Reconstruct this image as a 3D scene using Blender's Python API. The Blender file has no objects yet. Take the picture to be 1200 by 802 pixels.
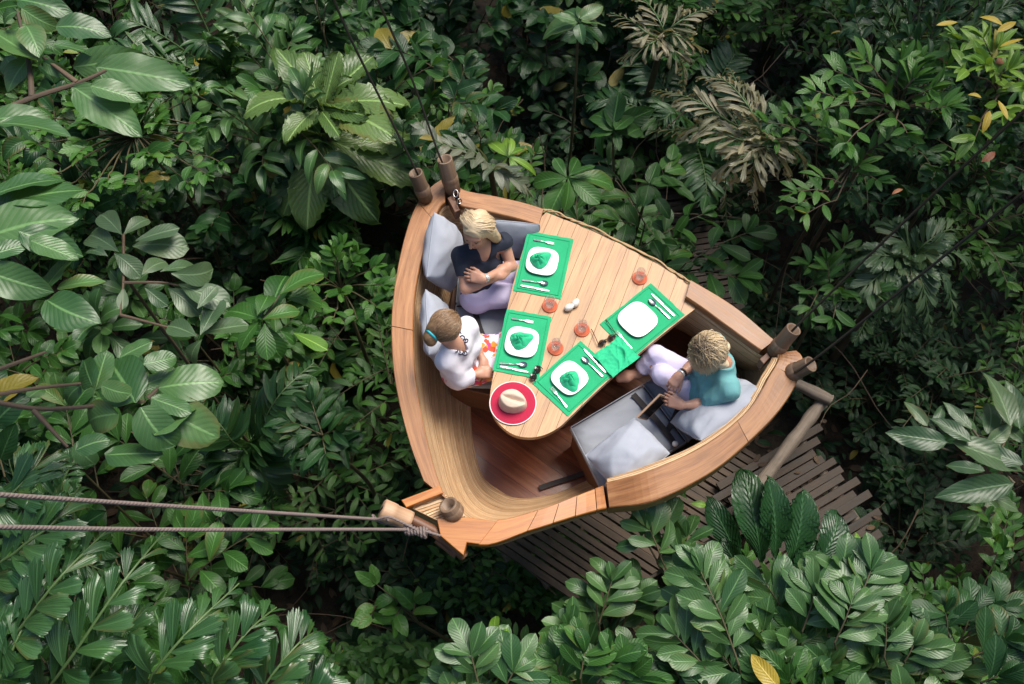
import bpy, math, random
import numpy as np
from mathutils import Vector, Matrix
C = bpy.context.scene
COL = C.collection
R = math.radians
# ------------------------------------------------------------------ camera, sky, sun, exposure
LENS, TILT, FPX = 32.0, R(26.0), 1200 * 32.0 / 36.0
CAM = np.array([0.0, -2.63, 9.39])
cam = bpy.data.objects.new('camera', bpy.data.cameras.new('camera'))
COL.objects.link(cam)
cam.data.lens = LENS; cam.data.sensor_width = 36.0
cam.data.clip_start = 0.1; cam.data.clip_end = 500
cam.location = CAM; cam.rotation_euler = (TILT, 0, 0)
C.camera = cam
world = bpy.data.worlds.new('World'); C.world = world; world.use_nodes = True
wn = world.node_tree
sky = wn.nodes.new('ShaderNodeTexSky'); sky.sky_type = 'NISHITA'; sky.sun_disc = False
SUN_EL, SUN_AZ = R(60), R(42)
sky.sun_elevation = SUN_EL; sky.sun_rotation = SUN_AZ
sky.air_density = 1.0; sky.dust_density = 2.0; sky.ozone_density = 1.0
wn.links.new(sky.outputs[0], wn.nodes['Background'].inputs[0])
wn.nodes['Background'].inputs[1].default_value = 0.05
sl = bpy.data.lights.new('sun', 'SUN'); sl.energy = 1.5; sl.angle = R(34); sl.color = (1.0, 0.94, 0.84)
so = bpy.data.objects.new('sun', sl); COL.objects.link(so)
sd = Vector((math.sin(SUN_AZ) * math.cos(SUN_EL), math.cos(SUN_AZ) * math.cos(SUN_EL), math.sin(SUN_EL)))
so.rotation_euler = sd.to_track_quat('Z', 'Y').to_euler(); so.location = (0, 0, 20)
C.view_settings.view_transform = 'Standard'; C.view_settings.look = 'None'
C.view_settings.gamma = 1.0; C.view_settings.use_curve_mapping = False
C.view_settings.exposure = 1.95
C.cycles.max_bounces = 6; C.cycles.diffuse_bounces = 2; C.cycles.glossy_bounces = 3; C.cycles.transmission_bounces = 6
C.cycles.use_denoising = True

# ------------------------------------------------------------------ helpers
ca, sa = math.cos(TILT), math.sin(TILT)
FW, UP, RT = np.array([0, sa, -ca]), np.array([0, ca, sa]), np.array([1.0, 0, 0])
def W(px, py, z):
    """point of the place at height z that stands at this spot of the survey photograph"""
    d = FW + RT * ((px - 600) / FPX) + UP * ((401 - py) / FPX)
    return CAM + d * ((z - CAM[2]) / d[2])
def PX(p):
    v = np.asarray(p, float) - CAM
    w = v @ FW
    return 600 + FPX * (v @ RT) / w, 401 - FPX * (v @ UP) / w
def nrm(v):
    v = np.asarray(v, float); return v / (np.linalg.norm(v) + 1e-12)
def lerp(a, b, t): return np.asarray(a, float) * (1 - t) + np.asarray(b, float) * t

class MB:
    def __init__(s): s.v = []; s.f = []; s.u = []; s.t = []; s.m = []; s.n = 0
    def add(s, v, f, uv=None, tint=0.5, mi=0):
        v = np.asarray(v, float)
        s.v.append(v)
        s.u.append(np.zeros((len(v), 2)) if uv is None else np.asarray(uv, float))
        s.t.append(np.full(len(v), tint) if np.isscalar(tint) else tint)
        if isinstance(f, np.ndarray): s.f.append((f.reshape(-1) + s.n, np.full(len(f), f.shape[1])))
        else:
            s.f.append((np.concatenate([np.asarray(q) for q in f]) + s.n, np.array([len(q) for q in f])))
        nf = len(f)
        s.m.append(np.full(nf, mi) if np.isscalar(mi) else mi)
        s.n += len(v); return s
    def build(s, name, mats, parent=None, smooth=True, origin=None):
        me = bpy.data.meshes.new(name)
        if parent is not None: origin = np.array(parent.location) + (np.array(parent.parent.location) if parent.parent else 0)
        o0 = np.zeros(3) if origin is None else np.asarray(origin, float)
        v = np.concatenate(s.v) - o0
        li = np.concatenate([a for a, b in s.f]).astype(np.int32); lt = np.concatenate([b for a, b in s.f]).astype(np.int32)
        ls = np.concatenate([[0], np.cumsum(lt)[:-1]]).astype(np.int32)
        me.vertices.add(len(v)); me.vertices.foreach_set('co', v.astype(np.float32).ravel())
        me.loops.add(len(li)); me.loops.foreach_set('vertex_index', li)
        me.polygons.add(len(lt)); me.polygons.foreach_set('loop_start', ls)
        try: me.polygons.foreach_set('loop_total', lt)
        except Exception: pass
        me.polygons.foreach_set('material_index', np.concatenate(s.m).astype(np.int32))
        me.update(calc_edges=True)
        uvl = me.uv_layers.new(name='UVMap'); uvl.data.foreach_set('uv', np.concatenate(s.u)[li].astype(np.float32).ravel())
        at = me.attributes.new('tint', 'FLOAT', 'POINT'); at.data.foreach_set('value', np.concatenate(s.t).astype(np.float32))
        me.polygons.foreach_set('use_smooth', np.full(len(lt), smooth, bool))
        me.validate()
        for m in (mats if isinstance(mats, (list, tuple)) else [mats]): me.materials.append(m)
        o = bpy.data.objects.new(name, me); COL.objects.link(o)
        if parent is not None: o.parent = parent
        elif origin is not None: o.location = origin
        return o
def tag(o, label=None, cat=None, group=None, kind=None):
    if label: o['label'] = label
    if cat: o['category'] = cat
    if group: o['group'] = group
    if kind: o['kind'] = kind
    return o
def empty(name, loc, label=None, cat=None, group=None):
    o = bpy.data.objects.new(name, None); COL.objects.link(o); o.location = loc; o.empty_display_size = 0.1
    return tag(o, label, cat, group)
def copy_tree(o, parent=None):
    c = o.copy(); COL.objects.link(c)
    if parent is not None: c.parent = parent
    for ch in list(o.children): copy_tree(ch, c)
    return c

def spline(pts, n, closed=False):
    P = np.asarray(pts, float); m = len(P)
    out = []
    segs = m if closed else m - 1
    for k in range(n):
        t = k / n * segs if closed else k / (n - 1) * segs
        i = min(int(t), segs - 1); f = t - i
        g = (lambda j: P[j % m]) if closed else (lambda j: P[min(max(j, 0), m - 1)])
        a, b, c, d = g(i - 1), g(i), g(i + 1), g(i + 2)
        out.append(0.5 * (2 * b + (c - a) * f + (2 * a - 5 * b + 4 * c - d) * f * f + (3 * b - a - 3 * c + d) * f ** 3))
    return np.array(out)
def tube(mb, pts, r, seg=8, tint=0.5, mi=0, cap=True, twist=None):
    P = np.asarray(pts, float); n = len(P)
    rr = np.full(n, r) if np.isscalar(r) else np.asarray(r, float)
    T = np.gradient(P, axis=0); T /= np.linalg.norm(T, axis=1)[:, None] + 1e-9
    a = np.array([0, 0, 1.0]) if abs(T[0][2]) < 0.9 else np.array([1.0, 0, 0])
    N = nrm(np.cross(T[0], a)); V = []; U = []
    L = np.concatenate([[0], np.cumsum(np.linalg.norm(np.diff(P, axis=0), axis=1))])
    th = np.linspace(0, 2 * math.pi, seg + 1)
    for i in range(n):
        N = nrm(N - T[i] * (N @ T[i])); B = np.cross(T[i], N)
        V.append(P[i] + rr[i] * (np.cos(th)[:, None] * N + np.sin(th)[:, None] * B))
        U.append(np.stack([np.full(seg + 1, L[i]), th * rr.mean()], 1))
    V = np.concatenate(V); U = np.concatenate(U)
    I, J = np.meshgrid(np.arange(n - 1), np.arange(seg), indexing='ij'); b = (I * (seg + 1) + J).ravel()
    F = np.stack([b, b + seg + 1, b + seg + 2, b + 1], 1)[:, ::-1]
    mb.add(V, F, U, tint, mi)
    if cap:
        for k, fl in ((0, 0), (n - 1, 1)):
            ring = V[k * (seg + 1):k * (seg + 1) + seg]
            uu = (ring - ring.mean(0)) @ np.stack([N, np.cross(T[k], N)], 1)
            mb.add(ring, [list(range(seg))[::(1 if fl else -1)]], uu, tint, mi)
def grid(mb, G, uv=None, tint=0.5, mi=0, flip=False, closed_u=False):
    G = np.asarray(G, float); nu, nv = G.shape[:2]
    if closed_u: G = np.concatenate([G, G[:1]]); uv = None if uv is None else np.concatenate([uv, uv[:1]]); nu += 1
    I, J = np.meshgrid(np.arange(nu - 1), np.arange(nv - 1), indexing='ij'); b = (I * nv + J).ravel()
    F = np.stack([b, b + nv, b + nv + 1, b + 1], 1)
    if flip: F = F[:, ::-1]
    if uv is None:
        du = np.concatenate([[0], np.cumsum(np.linalg.norm(np.diff(G[:, 0], axis=0), axis=1))])
        dv = np.concatenate([[0], np.cumsum(np.linalg.norm(np.diff(G[0], axis=0), axis=1))])
        uv = np.stack(np.meshgrid(du, dv, indexing='ij'), -1)
    mb.add(G.reshape(-1, 3), F, np.asarray(uv).reshape(-1, 2), tint, mi)
def lathe(mb, prof, base, axis=(0, 0, 1), seg=24, tint=0.5, mi=0, shape=None, ang=0.0):
    """prof: (radius, height) rows"""
    ax = nrm(axis); a = nrm(np.cross(ax, [0, 1, 0] if abs(ax[1]) < .9 else [1, 0, 0])); b = np.cross(ax, a)
    if abs(ax[2]) > .99: a, b = np.array([1.0, 0, 0]), np.array([0, 1.0, 0])
    th = np.linspace(0, 2 * math.pi, seg + 1)
    s = np.ones(seg + 1) if shape is None else shape(th)
    ca_, sa_ = np.cos(th + ang), np.sin(th + ang)
    G = np.array([[np.asarray(base) + ax * h + r * s[k] * (ca_[k] * a + sa_[k] * b) for r, h in prof] for k in range(seg + 1)])
    uv = np.array([[[r * math.cos(t), r * math.sin(t)] for r, h in prof] for t in th])
    grid(mb, G, uv, tint, mi)
def prism(mb, top, z0, tint=0.5, mi=0, bev=0.0, uvdir=(1, 0), uvoff=(0, 0)):
    """slab with the (counter-clockwise) outline 'top' (n x 3, own heights) down to z0 below it (thickness)"""
    T = np.asarray(top, float); n = len(T)
    area = sum(T[i][0] * T[(i + 1) % n][1] - T[(i + 1) % n][0] * T[i][1] for i in range(n))
    if area < 0: T = T[::-1]
    d = nrm(list(uvdir)); q = np.array([-d[1], d[0]])
    def uv(P): return np.stack([P[:, :2] @ d + uvoff[0], P[:, :2] @ q + uvoff[1]], 1)
    rings = []
    if bev > 0:
        c = np.roll(T, -1, 0) - T; c /= np.linalg.norm(c[:, :2], axis=1)[:, None] + 1e-9
        nin = np.stack([-c[:, 1], c[:, 0], np.zeros(n)], 1)
        vn = nin + np.roll(nin, 1, 0); vn /= (np.linalg.norm(vn, axis=1)[:, None] + 1e-9)
        ins = T + vn * bev
        rings = [ins, T * 1.0 - [0, 0, bev], T - [0, 0, z0 - bev], ins - [0, 0, z0]]
        mid = T + vn * bev * .3 - [0, 0, bev * .3]
        rings.insert(1, mid)
    else: rings = [T, T - [0, 0, z0]]
    mb.add(rings[0], [list(range(n))], uv(rings[0]), tint, mi)
    mb.add(rings[-1], [list(range(n))[::-1]], uv(rings[-1]), tint, mi)
    L = np.concatenate([[0], np.cumsum(np.linalg.norm(np.diff(np.concatenate([T, T[:1]]), axis=0), axis=1))])
    for a, b in zip(rings[:-1], rings[1:]):
        A = np.concatenate([a, a[:1]]); B = np.concatenate([b, b[:1]])
        V = np.stack([A, B], 1)
        uvv = np.stack([np.stack([L, A[:, 2]], 1), np.stack([L, B[:, 2]], 1)], 1)
        grid(mb, V, uvv, tint, mi, flip=False)
def obox(mb, c, ax, ay, az, hx, hy, hz, tint=0.5, mi=0):
    c = np.asarray(c, float)
    s = [(-1, -1), (1, -1), (1, 1), (-1, 1)]
    for (A, B, Cc, ha, hb, hc) in ((ax, ay, az, hx, hy, hz), (ay, az, ax, hy, hz, hx), (az, ax, ay, hz, hx, hy)):
        for sg in (1, -1):
            v = [c + Cc * hc * sg + A * ha * p * sg + B * hb * q for p, q in s]
            u = [(ha * p, hb * q) for p, q in s]
            if ha < hb: u = [(b_, a_) for a_, b_ in u]
            mb.add(v, [[0, 1, 2, 3]], u, tint, mi)

# ------------------------------------------------------------------ signed distance modelling (bodies, clothes)
class SDF:
    def __init__(s, lo, hi, h):
        s.lo = np.asarray(lo, float); s.h = h
        s.n = np.ceil((np.asarray(hi) - s.lo) / h).astype(int) + 1
        s.D = np.full(s.n, 0.2, np.float32)
    def box(s, lo, hi):
        a = np.clip(np.floor((np.asarray(lo) - s.lo) / s.h).astype(int), 0, s.n)
        b = np.clip(np.ceil((np.asarray(hi) - s.lo) / s.h).astype(int) + 1, 0, s.n)
        g = np.meshgrid(*[(s.lo[i] + s.h * np.arange(a[i], b[i])).astype(np.float32) for i in range(3)], indexing='ij', sparse=True)
        return (slice(a[0], b[0]), slice(a[1], b[1]), slice(a[2], b[2])), g
    def mix(s, sl, d, k, mode):
        o = s.D[sl]
        if mode == '+':
            if k > 0:
                hh = np.maximum(k - np.abs(o - d), 0) / k
                s.D[sl] = np.minimum(o, d) - hh * hh * k * 0.25
            else: s.D[sl] = np.minimum(o, d)
        else:
            d = -d
            if k > 0:
                hh = np.maximum(k - np.abs(o - d), 0) / k
                s.D[sl] = np.maximum(o, d) + hh * hh * k * 0.25
            else: s.D[sl] = np.maximum(o, d)
    def cone(s, a, b, ra, rb, k=0.02, mode='+', flat=None, fax=None):
        a = np.asarray(a, float); b = np.asarray(b, float); m = max(ra, rb) + k + 2 * s.h
        if flat: m *= max(1, flat)
        sl, g = s.box(np.minimum(a, b) - m, np.maximum(a, b) + m)
        ab = b - a; l2 = ab @ ab + 1e-12
        t = np.clip(((g[0] - a[0]) * ab[0] + (g[1] - a[1]) * ab[1] + (g[2] - a[2]) * ab[2]) / l2, 0, 1)
        x, y, z = g[0] - (a[0] + t * ab[0]), g[1] - (a[1] + t * ab[1]), g[2] - (a[2] + t * ab[2])
        if flat:       # widen along axis fax by factor flat
            w = x * fax[0] + y * fax[1] + z * fax[2]; q = w * (1 - 1 / flat)
            x, y, z = x - q * fax[0], y - q * fax[1], z - q * fax[2]
        s.mix(sl, np.sqrt(x * x + y * y + z * z) - (ra + (rb - ra) * t), k, mode)
    def ell(s, c, ax, ay, az, rx, ry, rz, k=0.02, mode='+'):
        c = np.asarray(c, float); m = max(rx, ry, rz) + k + 2 * s.h
        sl, g = s.box(c - m, c + m)
        x, y, z = g[0] - c[0], g[1] - c[1], g[2] - c[2]
        q = np.sqrt(((x * ax[0] + y * ax[1] + z * ax[2]) / rx) ** 2 + ((x * ay[0] + y * ay[1] + z * ay[2]) / ry) ** 2 + ((x * az[0] + y * az[1] + z * az[2]) / rz) ** 2)
        s.mix(sl, (q - 1) * min(rx, ry, rz), k, mode)
    def cut(s, p, n, rad, k=0.004):
        """remove what lies on the side n of the plane, within rad of p"""
        p = np.asarray(p, float); n = nrm(n)
        sl, g = s.box(p - rad, p + rad)
        d = (g[0] - p[0]) * n[0] + (g[1] - p[1]) * n[1] + (g[2] - p[2]) * n[2]
        rr = np.sqrt((g[0] - p[0]) ** 2 + (g[1] - p[1]) ** 2 + (g[2] - p[2]) ** 2) - rad
        s.mix(sl, np.maximum(-d, rr), k, '-')
    def fold(s, rng, amp, freq, n=6, axis=None):
        g = [(s.lo[i] + s.h * np.arange(s.n[i])).astype(np.float32).reshape([-1 if j == i else 1 for j in range(3)]) for i in range(3)]
        acc = 0
        for _ in range(n):
            d = rng.normal(size=3)
            if axis is not None: d = d - np.asarray(axis) * (d @ np.asarray(axis)) * 0.85
            d = nrm(d) * freq * rng.uniform(.6, 1.5)
            w = g[0] * d[0] + g[1] * d[1] + g[2] * d[2]
            e = nrm(rng.normal(size=3)) * freq * .35
            acc = acc + np.abs(np.sin(w + rng.uniform(0, 6) + 1.6 * np.sin(g[0] * e[0] + g[1] * e[1] + g[2] * e[2])))
        s.D += (acc / n - 0.6).astype(np.float32) * amp * 2
    def mesh(s):
        D = s.D; S = D < 0; n = s.n
        c = np.zeros(n - 1, np.int8)
        offs = [(i, j, k) for i in (0, 1) for j in (0, 1) for k in (0, 1)]
        sub = lambda A, o: A[o[0]:n[0] - 1 + o[0], o[1]:n[1] - 1 + o[1], o[2]:n[2] - 1 + o[2]]
        for o in offs: c += sub(S, o)
        idx = np.argwhere((c > 0) & (c < 8))
        val = {o: D[idx[:, 0] + o[0], idx[:, 1] + o[1], idx[:, 2] + o[2]].astype(float) for o in offs}
        acc = np.zeros((len(idx), 3)); cnt = np.zeros(len(idx))
        for o in offs:
            for a in range(3):
                if o[a] == 1: continue
                q = list(o); q[a] = 1; q = tuple(q)
                va, vb = val[o], val[q]; m = (va < 0) != (vb < 0)
                t = np.where(m, va / np.where(m, va - vb, 1), 0)
                p = np.tile(np.array(o, float), (len(idx), 1)); p[:, a] += t
                acc[m] += p[m]; cnt[m] += 1
        V = s.lo + s.h * (idx + acc / cnt[:, None])
        ID = np.full(n - 1, -1, np.int64); ID[idx[:, 0], idx[:, 1], idx[:, 2]] = np.arange(len(idx))
        F = []
        for a in range(3):
            b, d = (a + 1) % 3, (a + 2) % 3
            lo = [slice(0, n[i] - 1) for i in range(3)]; hi = list(lo); hi[a] = slice(1, n[a])
            A, B = S[tuple(lo)], S[tuple(hi)]
            e = np.argwhere(A != B)
            e = e[(e[:, b] > 0) & (e[:, d] > 0)]
            fl = A[e[:, 0], e[:, 1], e[:, 2]]
            def cid(x, y):
                q = e.copy(); q[:, b] -= x; q[:, d] -= y; return ID[q[:, 0], q[:, 1], q[:, 2]]
            Q = np.stack([cid(1, 1), cid(0, 1), cid(0, 0), cid(1, 0)], 1)
            Q = np.where(fl[:, None], Q, Q[:, ::-1]); F.append(Q)
        F = np.concatenate(F); F = F[(F >= 0).all(1)]
        return V, F

# ------------------------------------------------------------------ materials
class NT:
    def __init__(s, name):
        s.m = bpy.data.materials.new(name); s.m.use_nodes = True; s.t = s.m.node_tree
        s.p = s.t.nodes['Principled BSDF']; s.out = s.t.nodes['Material Output']
    def n(s, ty, **kw):
        x = s.t.nodes.new('ShaderNode' + ty)
        for k, v in kw.items():
            if k.startswith('i_'):
                key = k[2:]; key = int(key) if key.isdigit() else key.replace('_', ' ')
                s.put(x.inputs[key], v)
            else: setattr(x, k, v)
        return x
    def put(s, inp, v):
        if isinstance(v, bpy.types.NodeSocket): s.t.links.new(v, inp)
        else:
            if isinstance(v, (tuple, list)) and len(v) == 3 and inp.type == 'RGBA': v = (*v, 1)
            inp.default_value = v
    def math(s, op, a, b=None, c=None):
        x = s.n('Math', operation=op); s.put(x.inputs[0], a)
        if b is not None: s.put(x.inputs[1], b)
        if c is not None: s.put(x.inputs[2], c)
        return x.outputs[0]
    def mix(s, f, a, b, mode='MIX'):
        x = s.n('Mix', data_type='RGBA', blend_type=mode); s.put(x.inputs['Factor'], f)
        s.put(x.inputs[6], a); s.put(x.inputs[7], b); return x.outputs[2]
    def ramp(s, f, stops):
        x = s.n('ValToRGB'); s.put(x.inputs[0], f); e = x.color_ramp.elements
        while len(e) < len(stops): e.new(0.5)
        for q, (p, c) in zip(e, stops): q.position = p; q.color = (*c, 1) if len(c) == 3 else c
        return x.outputs[0]
    def smooth(s, f, a, b):
        x = s.n('MapRange', interpolation_type='SMOOTHSTEP'); s.put(x.inputs[0], f); s.put(x.inputs[1], a); s.put(x.inputs[2], b); return x.outputs[0]
    def set(s, **kw):
        for k, v in kw.items(): s.put(s.p.inputs[k.replace('_', ' ')], v)
        return s
    def bump(s, h, st=0.3, dist=0.01):
        b = s.n('Bump'); b.inputs['Strength'].default_value = st; b.inputs['Distance'].default_value = dist
        s.put(b.inputs['Height'], h); s.t.links.new(b.outputs[0], s.p.inputs['Normal']); return b
    def uv(s): return s.n('UVMap', uv_map='UVMap').outputs[0]
    def obj(s): return s.n('TexCoord').outputs['Object']
    def tint(s): return s.n('Attribute', attribute_name='tint').outputs['Fac']
    def noise(s, vec, scale, detail=4, rough=.55, sc=None, dist=0.0):
        if sc is not None:
            mp = s.n('Mapping'); s.put(mp.inputs['Vector'], vec); mp.inputs['Scale'].default_value = sc; vec = mp.outputs[0]
        x = s.n('TexNoise'); s.put(x.inputs['Vector'], vec)
        x.inputs['Scale'].default_value = scale; x.inputs['Detail'].default_value = detail
        x.inputs['Roughness'].default_value = rough; x.inputs['Distortion'].default_value = dist
        return x.outputs['Fac']
def plain(name, col, rough=.5, metal=0.0, nz=.15, scale=40, bump=.1, **kw):
    t = NT(name); f = t.noise(t.obj(), scale)
    c = t.mix(f, tuple(x * (1 - nz) for x in col), tuple(min(1, x * (1 + nz)) for x in col))
    t.set(Base_Color=c, Roughness=rough, Metallic=metal, **kw)
    if bump: t.bump(f, bump, .003)
    return t.m
def wood(name, dark, mid, light, rough=.45, gs=1.0, streak=1.0, dirt=0.0, cracks=.35, tv_=.5):
    t = NT(name); uv = t.uv(); ti = t.tint()
    off = t.n('VectorMath', operation='ADD'); t.put(off.inputs[0], uv)
    cmb = t.n('CombineXYZ'); t.put(cmb.inputs[0], t.math('MULTIPLY', ti, 37.0)); t.put(cmb.inputs[1], t.math('MULTIPLY', ti, 11.0)); t.put(off.inputs[1], cmb.outputs[0])
    v = off.outputs[0]
    g1 = t.noise(v, 1.0, 5, .6, (2.2 * gs, 28 * gs, 1), .6)
    g2 = t.noise(v, 1.0, 3, .6, (6 * gs, 190 * gs, 1))
    g3 = t.noise(v, 1.0, 2, .5, (1.1, 3.0, 1))
    f = t.math('ADD', t.math('MULTIPLY', g1, .65), t.math('MULTIPLY', g2, .35))
    c = t.ramp(f, [(.30, dark), (.5, mid), (.70, light)])
    tv = t.n('HueSaturation'); t.put(tv.inputs['Color'], c); t.put(tv.inputs['Value'], t.math('ADD', t.math('MULTIPLY', ti, tv_), 1.0 - tv_ / 2))
    c = tv.outputs[0]
    c = t.mix(t.math('MULTIPLY', t.smooth(g3, .42, .72), .35), c, tuple(x * .55 for x in mid))
    ck = t.smooth(g2, .34, .24)
    c = t.mix(t.math('MULTIPLY', ck, cracks), c, tuple(x * .25 for x in dark))
    if dirt: c = t.mix(t.math('MULTIPLY', t.smooth(t.noise(t.obj(), 3, 6, .7), .45, .7), dirt), c, (.03, .026, .02))
    t.set(Base_Color=c, Roughness=t.math('ADD', t.math('MULTIPLY', g1, .3), rough - .12))
    t.bump(f, .25 * streak, .004); return t.m
def fabric(name, col, weave=900, rough=.9, var=.1, fine=.25, twist=0):
    t = NT(name); o = t.obj()
    f = t.noise(o, 6, 5); g = t.noise(o, weave, 1)
    if twist:
        q = t.n('SeparateXYZ'); t.put(q.inputs[0], t.uv()); g = t.math('ABSOLUTE', t.math('SINE', t.math('ADD', t.math('MULTIPLY', q.outputs[0], twist), t.math('MULTIPLY', q.outputs[1], twist * .9)))); f = t.noise(o, 9, 5)
    c = t.mix(f, tuple(x * (1 - var) for x in col), tuple(min(1, x * (1 + var)) for x in col))
    c = t.mix(t.math('MULTIPLY', g, fine), c, tuple(x * .6 for x in col))
    t.set(Base_Color=c, Roughness=rough)
    t.bump(t.math('ADD', t.math('MULTIPLY', g, .3 if not twist else 1.0), t.noise(o, 22, 4)), .35 if not twist else .5, .004); return t.m
def leafmat(name, c1, c2, nveins=9, slope=.55, rough=.40, vein=.5, trans=.14, old=(.12, .08, .02), oldamt=.12, parallel=False, spec=.5, midc=None, relief=.42, yel=1.0):
    t = NT(name); uv = t.n('SeparateXYZ'); t.put(uv.inputs[0], t.uv()); ti = t.tint()
    a = t.math('ABSOLUTE', t.math('MULTIPLY_ADD', uv.outputs[0], 2.0, -1.0)); y = uv.outputs[1]
    if parallel: ph = t.math('MULTIPLY', uv.outputs[0], float(nveins))
    else: ph = t.math('SUBTRACT', t.math('MULTIPLY', y, float(nveins)), t.math('MULTIPLY', a, nveins * slope * .5))
    tri = t.math('ABSOLUTE', t.math('MULTIPLY_ADD', t.math('FRACT', ph), 2.0, -1.0))
    vm = t.smooth(tri, .22, .0)
    mid = t.smooth(a, .10, .02)
    c = t.mix(ti, c1, c2)
    nz = t.noise(t.obj(), 5, 4)
    c = t.mix(t.math('MULTIPLY', nz, .5), c, tuple(x * .55 for x in c1))
    vc = midc or tuple(min(1, x * 2.0 + .03) for x in c2)
    c = t.mix(t.math('MULTIPLY', vm, vein * .22), c, vc)
    c = t.mix(t.math('MULTIPLY', mid, min(1, vein * .9)), c, vc)
    sp = t.smooth(t.noise(t.obj(), 30, 3, .7), .66, .74)
    edge = t.math('MULTIPLY', t.smooth(ti, .80, .97), t.smooth(t.math('ADD', a, t.noise(t.obj(), 14, 3)), 1.0, 1.5))
    c = t.mix(t.math('MULTIPLY', t.math('MAXIMUM', sp, edge), oldamt * 4), c, old)
    c = t.mix(t.math('MULTIPLY', t.smooth(ti, .990, .994), .8 * yel), c, (.22, .17, .025))
    geo = t.n('NewGeometry')
    c = t.mix(t.math('MULTIPLY', geo.outputs['Backfacing'], .45), c, tuple(min(1, x * 1.6 + .02) for x in c2))
    h = t.math('ADD', t.math('MULTIPLY', tri, -.55 if not parallel else -.5), t.math('MULTIPLY', mid, -.7))
    t.set(Base_Color=c, Roughness=t.math('ADD', rough - .08, t.math('MULTIPLY', nz, .16)), Specular_IOR_Level=spec)
    t.bump(t.math('MULTIPLY', h, -1.0), relief, .006)
    tr = t.n('BsdfTranslucent'); t.put(tr.inputs[0], tuple(min(1, x * y_) for x, y_ in zip(c2, (2.2, 2.0, 1.0))))
    mx = t.n('MixShader'); mx.inputs[0].default_value = trans
    t.t.links.new(t.p.outputs[0], mx.inputs[1]); t.t.links.new(tr.outputs[0], mx.inputs[2]); t.t.links.new(mx.outputs[0], t.out.inputs[0])
    return t.m
# ------------------------------------------------------------------ materials used
M = {}
M['cap'] = wood('gunwale_wood', (.14, .050, .014), (.32, .135, .046), (.47, .235, .095), .40, dirt=.16)
M['cap_orange'] = wood('orange_wood', (.22, .066, .014), (.41, .145, .030), (.52, .23, .06), .34)
M['table'] = wood('table_wood', (.23, .095, .036), (.48, .265, .12), (.60, .375, .20), .42, gs=.8, tv_=.15, cracks=.5)
M['seatwood'] = wood('bench_wood', (.07, .028, .014), (.14, .058, .028), (.22, .10, .05), .5)
M['floorwood'] = wood('floor_wood', (.08, .020, .007), (.17, .050, .018), (.26, .095, .036), .32)
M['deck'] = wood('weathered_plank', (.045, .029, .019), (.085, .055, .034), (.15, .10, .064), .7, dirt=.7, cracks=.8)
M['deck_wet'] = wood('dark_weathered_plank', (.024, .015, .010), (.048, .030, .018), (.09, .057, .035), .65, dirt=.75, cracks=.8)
M['log'] = wood('bare_log', (.10, .075, .055), (.18, .14, .105), (.27, .22, .17), .75, dirt=.4, cracks=.6)
M['bamboo'] = wood('dark_bamboo', (.085, .052, .032), (.18, .115, .072), (.28, .19, .125), .5, gs=.6, dirt=.3)
M['peg'] = wood('pale_peg', (.33, .19, .11), (.45, .28, .17), (.55, .36, .24), .55)
M['dark'] = plain('slot_painted_shade', (.03, .028, .026), .45, .6)
M['cable'] = plain('steel_cable', (.07, .065, .06), .5, .7)
M['rope'] = fabric('grey_rope', (.20, .155, .14), 500, twist=150)
M['cane'] = plain('cane_binding', (.42, .27, .13), .6)
M['green'] = fabric('green_linen', (.014, .40, .165), 160, .85, .24, .5)
M['green_napkin'] = fabric('green_napkin', (.022, .50, .23), 300, .85, .12)
M['green_edge'] = fabric('green_hem', (.012, .36, .145), 700, .85, .10)
M['cushion'] = fabric('grey_canvas', (.28, .30, .345), 700, .9, .10)
M['pillow'] = fabric('pale_grey_canvas', (.36, .38, .435), 800, .9, .06)
M['webbing'] = fabric('dark_webbing', (.022, .017, .018), 900, .8)
M['white_china'] = plain('white_china', (.80, .80, .78), .12, 0, .01, 5, 0)
M['white_cap'] = plain('white_plastic', (.78, .78, .78), .4)
M['steel'] = plain('cutlery_steel', (.30, .30, .30), .25, 1.0, .05)
M['coaster'] = plain('orange_coaster', (.50, .10, .035), .6)
M['eggshell'] = plain('eggshell', (.74, .70, .62), .4, 0, .05)
M['red'] = fabric('crimson_straw', (.42, .012, .05), 400)
M['beige'] = fabric('beige_felt', (.68, .52, .40), 500)
M['whitetrim'] = plain('white_trim', (.75, .72, .68), .7)
M['lens'] = plain('dark_lens', (.02, .014, .012), .1)
M['frame_brown'] = plain('tortoise_frame', (.06, .025, .014), .25)
g = NT('tumbler_glass'); g.set(Base_Color=(.9, .85, .83, 1), Roughness=.04, Specular_IOR_Level=1.0)
_t = g.n('BsdfTransparent'); _t.inputs[0].default_value = (.97, .95, .94, 1); _f = g.n('LayerWeight'); _f.inputs[0].default_value = .35; _m = g.n('MixShader')
g.put(_m.inputs[0], g.math('MULTIPLY_ADD', _f.outputs['Facing'], .5, .06)); g.t.links.new(_t.outputs[0], _m.inputs[1]); g.t.links.new(g.p.outputs[0], _m.inputs[2]); g.t.links.new(_m.outputs[0], g.out.inputs[0]); M['glass'] = g.m

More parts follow.
